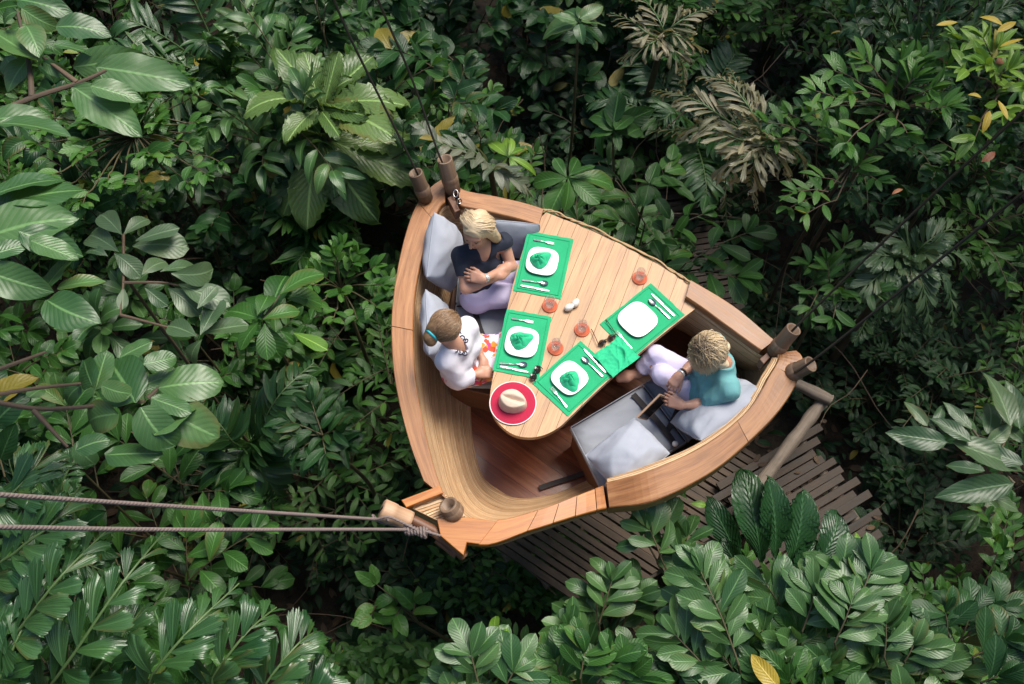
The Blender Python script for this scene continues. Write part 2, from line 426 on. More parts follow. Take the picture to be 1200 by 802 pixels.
def lamina():
    t = NT('laminated_strips'); uv = t.uv(); s = t.n('SeparateXYZ'); t.put(s.inputs[0], uv)
    wv = t.noise(uv, 1, 4, .6, (2.0, 7, 1))
    ln = t.math('MULTIPLY', t.math('ADD', s.outputs[1], t.math('MULTIPLY', wv, .06)), 60.0)
    fr = t.math('FRACT', ln); row = t.math('FLOOR', ln)
    w = t.n('TexWhiteNoise', noise_dimensions='1D'); t.put(w.inputs['W'], row)
    g1 = t.noise(uv, 1, 4, .65, (3, 130, 1)); sp = t.noise(uv, 1, 3, .7, (16, 60, 1))
    c = t.ramp(t.math('ADD', t.math('MULTIPLY', g1, .55), t.math('MULTIPLY', w.outputs[0], .3)), [(.18, (.40, .21, .09)), (.45, (.68, .44, .24)), (.75, (.80, .60, .38))])
    gap = t.math('MULTIPLY', t.smooth(t.math('ABSOLUTE', t.math('SUBTRACT', fr, .5)), .30, .47), t.smooth(t.noise(uv, 1, 4, .65, (3.5, 26, 1)), .26, .50))
    c = t.mix(t.math('MULTIPLY', gap, .7), c, (.12, .058, .024))
    c = t.mix(t.math('MULTIPLY', t.smooth(sp, .64, .74), .55), c, (.16, .08, .035))
    t.set(Base_Color=c, Roughness=.5); t.bump(t.math('SUBTRACT', g1, t.math('MULTIPLY', gap, 2.0)), .7, .008); return t.m
M['lamina'] = lamina()

# ------------------------------------------------------------------ ground
rng = np.random.default_rng(7); random.seed(7)
def soil():
    t = NT('forest_soil'); o = t.obj()
    f = t.noise(o, 2.5, 8, .7); q = t.noise(o, 14, 5, .7)
    c = t.ramp(t.math('ADD', t.math('MULTIPLY', f, .5), t.math('MULTIPLY', q, .5)), [(.3, (.010, .008, .005)), (.5, (.03, .02, .012)), (.7, (.065, .042, .024))])
    t.set(Base_Color=c, Roughness=.95); t.bump(q, .8, .05); return t.m
ax = np.concatenate([[-120, -60, -30, -18], np.linspace(-14, 14, 85), [18, 30, 60, 120]])
X, Y = np.meshgrid(ax, ax, indexing='ij')
def gz(x, y): return .12 * np.sin(x * .9 + 1) * np.cos(y * .7) + .07 * np.sin(2.1 * x - y * 1.7)
mb = MB(); grid(mb, np.stack([X, Y, gz(X, Y)], -1), np.stack([X, Y], -1))
tag(mb.build('ground', soil()), 'dark forest soil under the undergrowth', kind='structure')

# ------------------------------------------------------------------ decks (weathered planks laid side by side)
def plank_deck(name, a, b, wdir_end, n, z, mat, label, cat, gap=.014, th=.035, ragged=.10, seed=1, joists=True, whole=.6):
    """planks run from the edge a..b towards the parallel edge shifted by wdir_end; n planks between a and b"""
    r = np.random.default_rng(seed); mb = MB(); jb = MB()
    a = np.array(a); b = np.array(b); d = np.array(wdir_end); e = (b - a) / n
    ln = np.linalg.norm(d[:2]); dn = d / np.linalg.norm(d); en = nrm(e); w = np.linalg.norm(e)
    for i in range(n):
        p = a + e * i
        s0, s1 = r.uniform(-ragged, ragged * .3), 1 * ln + r.uniform(-ragged, ragged)
        zz = r.uniform(-.012, .012); sk = r.uniform(-.012, .012)
        cuts = [s0, s1] if r.random() < whole else [s0, s0 + (s1 - s0) * r.uniform(.3, .7), s1]
        for c0, c1 in zip(cuts[:-1], cuts[1:]):
            g2 = gap * r.uniform(.4, 1.5)
            q = [p + dn * c0 + en * g2, p + dn * (c1 - .006) + en * (g2 + sk), p + dn * (c1 - .006) + en * (w - g2 * .3 + sk), p + dn * c0 + en * (w - g2 * .3)]
            q = np.array(q); q[:, 2] = z + zz + (q[:, 2] - q[:, 2]) + np.array([p[2] - a[2] for _ in q])
            q[:, 2] += r.uniform(-.004, .004, 4)
            prism(mb, q, th, r.random(), bev=.004, uvdir=dn[:2])
    root = empty(name, (*((a + b) / 2 + d / 2)[:2], z), label, cat)
    mb.build('planking', mat, root, smooth=False)
    if joists:
        for s in (.12, .5, .88):
            m2 = MB(); p0 = a + d * s; p1 = b + d * s; p0 = np.array([p0[0], p0[1], a[2] - th - .075]); p1 = np.array([p1[0], p1[1], b[2] - th - .075])
            tube(m2, [p0, lerp(p0, p1, .5), p1], .055, 8); m2.build('joist', M['log'], root)
            m3 = MB()
            for f in (.1, .9):
                q = lerp(p0, p1, f); m3 = MB(); tube(m3, [[q[0], q[1], -.1], [q[0], q[1], q[2]]], .06, 8); m3.build('post', M['log'], root)
    return root
ZD = 1.3
plank_deck('plank_deck', W(575, 640, ZD), W(828, 497, ZD), (W(700, 706, ZD) - W(575, 622, ZD)), 29, ZD, M['deck'], 'grey weathered plank platform below the lower right side of the boat', 'deck', seed=3, whole=1.0)
ZS = 1.40
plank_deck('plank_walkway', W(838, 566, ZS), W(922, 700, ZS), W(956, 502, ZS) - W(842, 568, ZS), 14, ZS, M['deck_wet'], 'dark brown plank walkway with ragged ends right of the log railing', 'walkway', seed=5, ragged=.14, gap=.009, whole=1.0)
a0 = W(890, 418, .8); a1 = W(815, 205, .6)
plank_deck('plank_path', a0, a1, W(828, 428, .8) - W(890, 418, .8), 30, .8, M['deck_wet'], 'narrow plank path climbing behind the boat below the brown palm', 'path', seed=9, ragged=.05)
# log railing right of the boat
lr = empty('log_railing', W(930, 520, ZD), 'bare grey log railing with an angled corner on the plank platform', 'railing')
ZL = 2.1
cr = W(964, 470, ZL)
mb = MB(); P = spline([W(886, 574, ZL - .02), W(925, 522, ZL + .02), W(952, 486, ZL - .01), cr], 14); tube(mb, P, .055 + .006 * np.sin(np.arange(14) * 1.7), 10, .6); mb.build('rail', M['log'], lr)
mb = MB(); P = spline([lerp(cr, W(880,428,ZL), -.07) + [0, 0, .07], cr + [0, 0, .07], lerp(cr, W(880,428,ZL), .5) + [0, 0, .06], W(880,428,ZL + .04)], 10); tube(mb, P, .052 + .005 * np.sin(np.arange(10) * 2.1), 10, .4); mb.build('rail', M['log'], lr)
for q in (W(888, 571, ZL), cr, W(884, 434, ZL)):
    mb = MB(); tube(mb, [[q[0], q[1], 0], [q[0] + .01, q[1], 1.1], [q[0], q[1], ZL + .03]], [.055, .05, .05], 10, .5); mb.build('post', M['log'], lr)

# ------------------------------------------------------------------ the hanging boat
ZT, ZR, ZF = 4.0, 4.0, 3.28
boat = empty('hanging_boat', (0.1, 0.0, 3.1), 'triangular wooden boat of laminated strips hanging from cables above the forest', 'boat')
RIM = [  # outer, inner (rim height), floor
 ((521,212),(522,240),(590,330)), ((490,240),(509,262),(572,360)), ((471,295),(493,312),(560,400)), ((460,365),(485,370),(553,440)),
 ((461,430),(487,440),(553,480)), ((472,490),(499,508),(556,520)), ((489,545),(517,572),(566,556)), ((515,600),(542,606),(585,574)),
 ((560,640),(582,611),(612,583)), ((625,622),(637,597),(652,577)), ((703,599),(700,573),(702,556)), ((764,590),(757,556),(756,535)),
 ((832,556),(820,528),(800,508)), ((888,509),(872,487),(838,478)), ((924,466),(898,446),(852,455)), ((938,424),(910,421),(860,432)),
 ((906,402),(890,414),(848,418)), ((862,365),(848,384),(820,398)), ((812,334),(806,354),(770,372)), ((725,285),(720,301),(715,340)),
 ((640,249),(634,268),(660,318)), ((590,235),(584,254),(630,310)), ((545,226),(546,246),(605,315))]
NR = len(RIM)
RAISE = {10: .0, 11: .07, 12: .07, 13: .07, 14: .06, 15: .04}
O_ = [W(*o, ZR + RAISE.get(i, 0)) for i, (o, n_, f) in enumerate(RIM)]
I_ = [W(*n_, ZR + RAISE.get(i, 0)) for i, (o, n_, f) in enumerate(RIM)]
F_ = [W(*f, ZF) for o, n_, f in RIM]
NS = NR * 10
SO, SI, SF = spline(O_, NS, True), spline(I_, NS, True), spline(F_, NS, True)
def at_rim(S, i): return S[int(round(i * 10)) % NS]
# inside: laminated wall, from under the cap down to the floor in a bowl curve
L = np.concatenate([[0], np.cumsum(np.linalg.norm(np.diff(SI, axis=0), axis=1))])
rows = []; uvs = []
for k in range(25):
    s = k / 24
    hx = 1 - (1 - s) ** 1.0 if False else s
    px = s ** 1.55; pz = 1 - (1 - s) ** 1.25                       # steep under the rim, flatter at the floor
    st = .0035 * ((k % 2) - .5)
    q = SI * (1 - px) + SF * px; q = q.copy(); q[:, 2] = (SI[:, 2] - .012) * (1 - pz) + ZF * pz + st
    rows.append(q); uvs.append(np.stack([L, np.full(NS, s * .85)], 1))
mb = MB(); grid(mb, np.stack(rows, 1), np.stack(uvs, 1), .5, closed_u=True, flip=False)
# pale top edge of the laminate beside the cap
ed = []
for w_, dz in ((0.0, -.012), (-.05, -.006), (-.3, -.006)):
    q = SI + (SI - SO) * -0.0 + (SO - SI) * (-w_); q = q.copy(); q[:, 2] = SI[:, 2] + dz; ed.append(q)
mb.build('inner_wall', M['lamina'], boat)
# outside hull: laminated, tapering to the keel outline
rows = []; uvs = []
cen = SF.mean(0)
for k in range(14):
    s = k / 13
    tgt = SF + (SF - cen) * .10
    px = s ** 1.8; q = (SO + (SI - SO) * .12) * (1 - px) + tgt * px; q[:, 2] = (SO[:, 2] - .02) * (1 - s) + (ZF - .14) * s
    rows.append(q); uvs.append(np.stack([L, np.full(NS, s * .95)], 1))
mb = MB(); grid(mb, np.stack(rows, 1), np.stack(uvs, 1), .5, closed_u=True, flip=True)
bt = rows[-1]; mb.add(bt, [list(range(NS))], bt[:, :2]); mb.build('hull', M['lamina'], boat)
# floor: boards along the table
mb = MB(); fl = SF.copy(); fl[:, 2] = ZF + .004
fd = nrm((W(690, 570, ZF) - W(560, 480, ZF))[:2]); fq = np.array([-fd[1], fd[0]])
def clip(poly, n, c, keep):
    out = []
    for i in range(len(poly)):
        a, b = poly[i], poly[(i + 1) % len(poly)]; da, db = (a[:2] @ n - c) * keep, (b[:2] @ n - c) * keep
        if da >= 0: out.append(a)
        if da * db < 0: out.append(a + (b - a) * (da / (da - db)))
    return out
vals = fl[:, :2] @ fq
for k, c0 in enumerate(np.arange(vals.min(), vals.max(), .115)):
    pl = clip(clip(list(fl + (fl - cen) * [.03, .03, 0]), fq, c0 + .0008, 1), fq, c0 + .1144, -1)
    if len(pl) > 2: prism(mb, pl, .02, (k * .37) % 1, uvdir=fd)
mb.build('floor', M['floorwood'], boat, smooth=False)
# gunwale boards
def cap(i0, i1, mat, dz=.03, th=.055, name='gunwale_board', tint=.5, ext=0.0, drop=0.0):
    idx = np.linspace(i0 * 10, i1 * 10, max(3, int(abs(i1 - i0) * 8)))
    def smp(S): 
        j = np.floor(idx).astype(int) % NS; f = (idx - np.floor(idx))[:, None]
        return S[j] * (1 - f) + S[(j + 1) % NS] * f
    A, B = smp(SO), smp(SI); A = A.copy(); B = B.copy()
    A[:, 2] += dz - drop; B[:, 2] += dz
    n = len(idx); Lc = np.concatenate([[0], np.cumsum(np.linalg.norm(np.diff(A, axis=0), axis=1))])
    mb = MB(); wv = np.linalg.norm(A - B, axis=1)
    e = .006
    out = nrm
    d = (A - B) / (wv[:, None] + 1e-9)
    prof = [B + d * e, A - d * e, A - [0, 0, e], A - [0, 0, th - .0], B - [0, 0, th], B - [0, 0, e], B + d * e]
    vv = [0 * wv, wv, wv + .01, wv + .01 + th, wv * 2 + .01 + th, wv * 2 + .01 + 2 * th, wv * 2 + .02 + 2 * th]
    for a, b, va, vb in zip(prof[:-1], prof[1:], vv[:-1], vv[1:]):
        grid(mb, np.stack([a, b], 1), np.stack([np.stack([Lc, va], 1), np.stack([Lc, vb], 1)], 1), tint, flip=True)
    for k, rv in ((0, 1), (n - 1, 0)):
        ring = np.array([p[k] for p in prof[:-1]]); mb.add(ring, [list(range(len(ring)))[::-1] if rv else list(range(len(ring)))], np.stack([ring[:, 2] * .3, ring[:, 0]], 1), tint * .6)
    return mb.build(name, mat, boat, smooth=False)
g_ = .012
cap(0.0, 1.0 - g_, M['cap'], tint=.35); cap(1.0, 3.3 - g_, M['cap'], tint=.55); cap(3.3, 6.35, M['cap'], tint=.48)
cap(8.02, 8.9 - g_, M['cap_orange'], tint=.62)
for k, (a, b) in enumerate(((8.9, 9.3), (9.3, 9.62), (9.62, 9.95), (9.95, 10.12))): cap(a, b - g_, M['cap_orange'], tint=(.5, .3, .55, .38)[k], dz=.03 + .004 * (k % 2))
cap(10.16, 12.75 - g_, M['cap'], dz=.075, th=.13, tint=.40, drop=.035); cap(12.75, 14.4 - g_, M['cap'], dz=.07, th=.12, tint=.30, drop=.03); cap(14.4, 15.35, M['cap'], dz=.06, th=.10, tint=.24)
cap(16.0, 18.05, M['cap'], tint=.26, dz=.045); cap(20.05, 22.25, M['cap'], tint=.58, dz=.035)
# pale laminate edge inside the raised wall
idx = np.arange(102, 150); A = SI[idx] + (SI[idx] - SO[idx]) * .02; B = SI[idx] + (SI[idx] - SO[idx]) * .24
prof = [A + [0, 0, .045], B + [0, 0, .03], B - [0, 0, .10], A - [0, 0, .1], A + [0, 0, .045]]
mb = MB(); Lc = L[idx]
for k in range(4): grid(mb, np.stack([prof[k], prof[k + 1]], 1), np.stack([np.stack([Lc, np.full(len(idx), .06 * k)], 1), np.stack([Lc, np.full(len(idx), .06 * k + .06)], 1)], 1), .5, flip=False)
for k in (0, -1): mb.add(np.array([p[k] for p in prof[:4]]), [[0, 1, 2, 3]], np.zeros((4, 2)))
mb.build('wall_edge', M['lamina'], boat, smooth=False)
# lower left bow: laminated end block with two orange boards and a dark beam
ZB = ZR + .02
def slab(name, px, z, th, mat, tint=.5, uvpx=None, parent=boat, bev=.006):
    top = np.array([W(x, y, z) for x, y in px]); mb = MB()
    d = top[1] - top[0] if uvpx is None else W(*uvpx[1], z) - W(*uvpx[0], z)
    prism(mb, top, th, tint, bev=bev, uvdir=d[:2]); return mb.build(name, mat, parent, smooth=False)
slab('bow_block', [(475,592),(520,576),(545,605),(516,612)], ZB - .03, .2, M['lamina'], uvpx=((475,592),(520,576)))
slab('bow_board', [(470,586),(515,569),(519,578),(476,595)], ZB + .03, .06, M['cap_orange'], .6)
slab('bow_board', [(512,608),(545,606),(583,611),(562,638),(547,636),(543,651),(516,628)], ZB + .012, .075, M['cap_orange'], .7, uvpx=((512,608),(583,612)))
mb = MB(); tube(mb, [W(484,610,ZB - .03), W(508,622,ZB - .05), W(545,652,ZB - .13)], .034, 8); mb.build('bow_beam', M['seatwood'], boat)
mb = MB(); tube(mb, [W(512,632,ZB - .1), W(535,650,ZB - .12)], .026, 8); mb.build('bow_beam', M['seatwood'], boat)
# dark corner slots at the upper left and right ends
slab('corner_slot', [(524,232),(531,228),(539,246),(533,249)], ZR + .045, .10, M['seatwood'], .3)
slab('corner_slot', [(890,421),(906,407),(909,412),(895,427)], ZR + .05, .10, M['seatwood'], .3)
slab('corner_cap', [(911,414),(937,415),(938,424),(912,424)], ZR + .095, .10, M['cap'], .1)
# benches
def bench(px, z, label=None, tint=.4):
    top = np.array([W(x, y, z) for x, y in px]); mb = MB(); prism(mb, top, z - ZF - .006, tint, bev=.006, uvdir=(top[1] - top[0])[:2]); o = mb.build('bench', M['seatwood'], boat, smooth=False); return o
ZC = 3.60
bench([(527,452),(524,380),(536,305),(560,272),(606,285),(612,330),(600,420),(585,466)], ZC)
bench([(672,505),(702,570),(775,537),(845,487),(868,440),(822,405),(790,428),(752,455)], ZC)
# hooks and bamboo tubes on the cables
def bamboo(b, t, zb, zt, r, label, cab=None, hole=.72, band=.62, tint=.5):
    A, B = W(*b, zb), W(*t, zt); ax = nrm(B - A); ln = np.linalg.norm(B - A)
    root = empty('bamboo_tube', A, label, 'bamboo tube', 'bamboo tubes on the cable ends')
    mb = MB(); lathe(mb, [(0, 0), (r * 1.0, 0), (r * 1.03, ln * .3), (r * 1.0, ln * .45), (r * .97, ln), (r * .95, ln + .003), (r * hole, ln + .002), (r * hole * .95, ln * .3), (0, ln * .3)], A, ax, 20, tint)
    mb.build('tube', M['bamboo'], root)
    mb = MB(); lathe(mb, [(r * 1.02, ln * band - .028), (r * 1.09, ln * band - .02), (r * 1.09, ln * band + .02), (r * 1.02, ln * band + .028)], A, ax, 20, .9); mb.build('band', M['bamboo'], root)
    return A, B
bamboo((499,233), (487,203), 4.04, 4.27, .052, 'upper left bamboo cable tube standing on the outer board', tint=.35, band=.35)
bamboo((531,224), (521,187), 4.02, 4.30, .056, 'tallest bamboo cable tube, beside the shackle at the upper left corner', tint=.75, band=.4)
bamboo((907,413), (930,386), 4.04, 4.26, .052, 'upper of the two bamboo cable tubes at the right tip', tint=.5, band=.3)
bamboo((920,441), (950,427), 4.04, 4.22, .054, 'lower of the two bamboo cable tubes at the right tip', tint=.4, band=.4)
bamboo((532,601), (525,592), 4.02, 4.09, .060, 'short hollow bamboo tube standing on the lower left bow', tint=.55, hole=.68, band=.2)
# wooden peg holding the ropes
A, B = W(481, 611, 4.03), W(447, 597, 4.10); axd = nrm(B - A); ln = np.linalg.norm(B - A)
pg = empty('wooden_peg', A, 'thick pale wooden peg at the lower left bow with ropes looped over it', 'peg')
mb = MB(); lathe(mb, [(0, 0), (.058, 0), (.060, .02), (.060, ln * .55), (.064, ln * .56), (.066, ln * .7), (.066, ln - .008), (.058, ln), (0, ln)], A, axd, 24, .6); mb.build('shaft', M['peg'], pg)
mb = MB(); s_ = nrm(np.cross(axd, [0.2, .3, 1])); obox(mb, B + axd * .0015, s_, np.cross(axd, s_), axd, .008, .034, .002); mb.build('slot', M['dark'], pg)  # flat dark plate, the shade inside the hole put into its colour
# shackle at the upper left
sh = empty('steel_shackle', W(536, 228, 4.06), 'small steel shackle under the tallest bamboo tube', 'shackle')
mb = MB()
for q in (.0, .035): 
    th = np.linspace(0, 2 * math.pi, 17); c0 = W(534 + q * 120, 227 + q * 260, 4.075)
    tube(mb, [c0 + [.016 * math.cos(t), .026 * math.sin(t), .008 * math.sin(t + q * 90)] for t in th], .005, 6)
mb.build('links', M['steel'], sh)
# cables and ropes
def cable(pts, r, mat, label, name='steel_cable', n=30, cat='cable'):
    P = spline([W(*p) for p in pts], n); mb = MB(); tube(mb, P, r, 8); o = mb.build(name, mat, None, origin=P[0]); tag(o, label, cat, 'suspension cables'); return o
cable([(489,208,4.12), (486,197,4.34), (418,60,5.35), (391,0,5.75), (345,-110,6.5)], .0075, M['cable'], 'thin steel cable rising from the leftmost bamboo tube to the top edge')
cable([(523,196,4.10), (515,183,4.36), (482,91,5.0), (443,0,5.7), (400,-110,6.5)], .0075, M['cable'], 'thin steel cable rising from the tallest bamboo tube')
cable([(915,404,4.1), (939,377,4.36), (1065,255,5.4), (1200,130,6.3), (1300,40,7.0)], .0075, M['cable'], 'dark cable running from the upper right bamboo tube to the right edge')
cable([(925,439,4.1), (956,420,4.36), (1154,262,5.6), (1230,200,6.1), (1330,120,6.8)], .0075, M['cable'], 'dark cable running from the lower right bamboo tube to the right edge')
cable([(455,609,4.14), (430,608,4.2), (210,594,5.4), (0,580,6.25), (-160,569,6.8)], .0095, M['rope'], 'upper of two taut grey ropes leading from the wooden peg', 'taut_rope', cat='rope')
cable([(505,626,4.08), (478,621,4.12), (210,621,5.4), (0,618,6.25), (-160,616,6.8)], .0095, M['rope'], 'lower of two taut grey ropes, knotted at the bow', 'taut_rope', cat='rope')
kn = empty('rope_knot', W(486, 621, 4.1), 'wound grey rope knot under the wooden peg', 'knot')
mb = MB(); P = []
for t in np.linspace(0, 1, 90):
    c0 = lerp(W(474, 620, 4.11), W(500, 625, 4.09), t); a = t * 2 * math.pi * 7
    P.append(c0 + np.array([0, math.cos(a), math.sin(a)]) * (.024 + .006 * math.sin(t * 9)))
tube(mb, P, .009, 6)
P = spline([W(488,621,4.12), W(470,612,4.17), W(455,606,4.19), W(440,609,4.15), W(437,604,4.12), W(446,612,4.06), W(470,617,4.06), W(495,622,4.1), W(516,628,4.08)], 40); tube(mb, P, .008, 6)
mb.build('winding', M['rope'], kn)
# ------------------------------------------------------------------ table
tb = empty('dining_table', W(690, 390, ZF), 'long plank table with a rounded end built across the boat', 'table')
tpx = [(640,249),(684,266),(727,286),(770,309),(812,335),(815,362),(790,381),(741,421),(700,458),(668,489),(655,501),(638,510),(620,513),(603,510),(589,501),(578,487),(574,470),(577,445),(588,392),(600,338),(612,295),(622,266)]
tp = spline([W(*p, ZT) for p in tpx[5:22]], 60); tp = np.concatenate([tp, [W(*p, ZT) for p in tpx[:5]]])
td = nrm((W(620, 500, ZT) - W(706, 290, ZT))[:2]); tq = np.array([-td[1], td[0]])
mb = MB(); v = tp[:, :2] @ tq; k = 0
for c0 in np.arange(v.min(), v.max(), .098):
    pl = clip(clip([p for p in tp], tq, c0 + .0008, 1), tq, c0 + .0972, -1)
    if len(pl) > 2: prism(mb, pl, .045, (k * .61803) % 1, bev=.001, uvdir=td); k += 1
mb.build('tabletop', M['table'], tb, smooth=False)
mb = MB(); c0 = W(655, 425, ZT - .05); lathe(mb, [(.05, ZF - ZT + .06), (.22, ZF - ZT + .07), (.22, ZF - ZT + .10), (.06, ZF - ZT + .13), (.055, -.12), (.16, -.02), (0, 0)], c0, (0, 0, 1), 20); mb.build('pedestal', M['seatwood'], tb)
mb = MB(); P = spline([W(x, y, ZT + .012) for x, y in ((628,252),(640,246),(660,253),(684,263),(727,283),(770,306),(800,325),(815,335))], 60)
for o in range(2):
    Q = P + np.stack([.006 * np.sin(np.arange(60) * .9 + o * 3), .006 * np.cos(np.arange(60) * .9 + o * 3), .008 * np.sin(np.arange(60) * .5 + o * 2) - .008 * o], 1); tube(mb, Q, .006, 6, .5)
mb.build('cane_binding', M['cane'], tb)

# ------------------------------------------------------------------ table setting
def noise2(x, y, seed, n=7, f=1.0):
    r = np.random.default_rng(seed); a = 0
    for i in range(n):
        d = r.normal(size=2); d = d / np.linalg.norm(d) * f * r.uniform(.6, 1.8)
        a = a + np.sin(x * d[0] + y * d[1] + r.uniform(0, 6) + 1.3 * np.sin(x * d[1] * .5 - y * d[0] * .6 + r.uniform(0, 6)))
    return a / n
def ridge2(x, y, seed, n=6, f=1.0, p=3.0):
    r = np.random.default_rng(seed); a = 0; w_ = 0
    for i in range(n):
        d = r.normal(size=2); d = d / np.linalg.norm(d) * f * r.uniform(.5, 1.7); e = r.normal(size=2) * f * .5; w = r.uniform(.4, 1)
        env = .5 + .5 * np.sin(x * e[1] * 1.3 + y * e[0] * 1.1 + r.uniform(0, 6))
        a = a + w * env * (1 - np.abs(np.sin(x * d[0] + y * d[1] + r.uniform(0, 6) + 1.1 * np.sin(x * e[0] + y * e[1] + r.uniform(0, 6))))) ** p; w_ += w
    return a / w_ * 3
MATS = [([(618.6,271),(672,281),(657,351),(601,341)], 'back left'), ([(594,362.5),(648,372.5),(630,444),(577,435)], ''), ([(627,448),(683.5,396.5),(717.5,440),(662,490)], ''), ([(703.6,380),(763.6,331),(801,370.6),(741,419)], '')]
ML = ['green linen placemat in front of the woman with crossed arms', 'green linen placemat in front of the woman in the white blouse', 'green linen placemat nearest the rounded table end, between hat and loose napkin', 'green linen placemat under the empty white plate']
for i, (q, _) in enumerate(MATS):
    P = [W(x, y, ZT) for x, y in q]; n = 26
    # make sure the cloth is a true rectangle
    c = sum(P) / 4; u = nrm((P[1] - P[0]) + (P[2] - P[3])); v = nrm((P[3] - P[0]) + (P[2] - P[1])); v = nrm(v - u * (u @ v))
    hu = (np.linalg.norm(P[1] - P[0]) + np.linalg.norm(P[2] - P[3])) / 4; hv = (np.linalg.norm(P[3] - P[0]) + np.linalg.norm(P[2] - P[1])) / 4
    def cloth(a, b, z, mat, m=n, par=None, nm='placemat'):
        s = np.linspace(-1, 1, m); S, T = np.meshgrid(s, s, indexing='ij')
        ed = .004 * noise2(S * 9, T * 9, i + 30)
        G = c + (S * a * hu + ed * (abs(S) > .98))[..., None] * u + (T * b * hv + ed * (abs(T) > .98))[..., None] * v
        G[..., 2] = ZT + z + .0018 * noise2(S * 7, T * 9, i)
        mb = MB(); grid(mb, G, np.stack([S * hu, T * hv], -1)); B = G.copy(); B[..., 2] -= .002; grid(mb, B, np.stack([S * hu, T * hv], -1), flip=True)
        for (aa, bb, fl) in ((G[0], B[0], 1), (G[-1], B[-1], 0), (G[:, 0], B[:, 0], 0), (G[:, -1], B[:, -1], 1)): grid(mb, np.stack([aa, bb], 1), flip=bool(fl))
        return mb.build(nm, mat, par)
    o = cloth(1, 1, .005, M['green']); tag(o, ML[i], 'placemat', 'green placemats')
    # hem stitched round the edge: four raised strips
    mb = MB()
    for (s0, t0, s1, t1) in ((-.86, -.9, .86, -.9), (.86, -.9, .86, .9), (.86, .9, -.86, .9), (-.86, .9, -.86, -.9)):
        k = np.linspace(0, 1, 20); S = s0 + (s1 - s0) * k; T = t0 + (t1 - t0) * k
        Q = c + (S * hu)[:, None] * u + (T * hv)[:, None] * v; Q[:, 2] = ZT + .0062 + .0018 * noise2(S * 7, T * 9, i); tube(mb, Q, .0035, 6)
    h = mb.build('hem', M['green_edge'], None, origin=None); h.parent = o
PLATES = [((635.3,307.5), 0), ((611.5,402), 1), ((667.3,444), 2), ((747,375.5), 3)]
PLL = ['rounded square white plate before the woman with crossed arms, holding a folded green napkin', 'rounded square white plate before the woman in the white blouse, with green napkin', 'rounded square white plate with a green napkin near the rounded table end', 'empty rounded square white plate without napkin']
se = lambda th: (np.abs(np.cos(th)) ** 3.2 + np.abs(np.sin(th)) ** 3.2) ** (-1 / 3.2)
for (p, i) in PLATES:
    q = MATS[i][0]; e = W(*q[1], ZT) - W(*q[0], ZT); ang = math.atan2(e[1], e[0]); b = W(*p, ZT + .01)
    s = [1.0, 1.0, .98, 1.08][i]
    mb = MB(); lathe(mb, [(0, .004), (.06 * s, .004), (.078 * s, .007), (.092 * s, .013), (.107 * s, .017), (.1085 * s, .0155), (.106 * s, .013), (.085 * s, .004), (.07 * s, 0), (0, 0)][::-1], b, (0, 0, 1), 48, shape=se, ang=ang)
    o = mb.build('plate', M['white_china'], None, origin=b); tag(o, PLL[i], 'plate', 'white plates')
def napkin_fold(p, ang, i, label, s=1.2):
    """a napkin folded to a pointed fan: overlapping creased leaves around a knot"""
    b = W(*p, ZT + .018); r = np.random.default_rng(i + 50); root = empty('folded_napkin', b, label, 'napkin', 'green napkins')
    ca_, sa_ = math.cos(ang), math.sin(ang); n1, n2 = 72, 16
    for k, (sc_, z0, h, tw) in enumerate(((1.0, .002, .030, 0.0), (.74, .016, .036, .7), (.46, .030, .034, 1.5))):
        th = np.linspace(0, 2 * math.pi, n1 + 1); T, Q = np.meshgrid(th, np.linspace(0, 1, n2), indexing='ij')
        out = .050 * (1 + .55 * np.exp(-(np.abs(np.angle(np.exp(1j * (T - tw * .3)))) / .42) ** 2) + .22 * np.exp(-(np.abs(np.angle(np.exp(1j * (T - 2.3 - tw)))) / .5) ** 2) + .16 * np.exp(-(np.abs(np.angle(np.exp(1j * (T + 2.2 - tw)))) / .45) ** 2)) * sc_ * s
        cr = np.abs(np.sin(T * 2.5 + Q * 1.6 + tw + i)) ** .6; x = out * Q * np.cos(T) - .012 * (1 - Q); y = out * Q * np.sin(T)
        z = z0 + h * (1 - Q) ** .75 + .016 * cr * Q * (1 - Q) * 4 + .003 * noise2(x * 150, y * 150, i * 5 + k)
        G = np.stack([b[0] + x * ca_ - y * sa_, b[1] + x * sa_ + y * ca_, b[2] + z], -1)
        mb = MB(); grid(mb, G, flip=True); B = G.copy(); B[..., 2] -= .003; grid(mb, B); mb.build('fold', M['green_napkin'], root)
    return root
napkin_fold((632.5,305), R(35), 1, 'green napkin folded to a fan on the plate of the woman with crossed arms')
napkin_fold((609.5,399), R(20), 2, 'green napkin folded to a fan on the plate beside the white blouse')
napkin_fold((668,446), R(-70), 3, 'green napkin folded to a fan on the plate near the rounded table end')
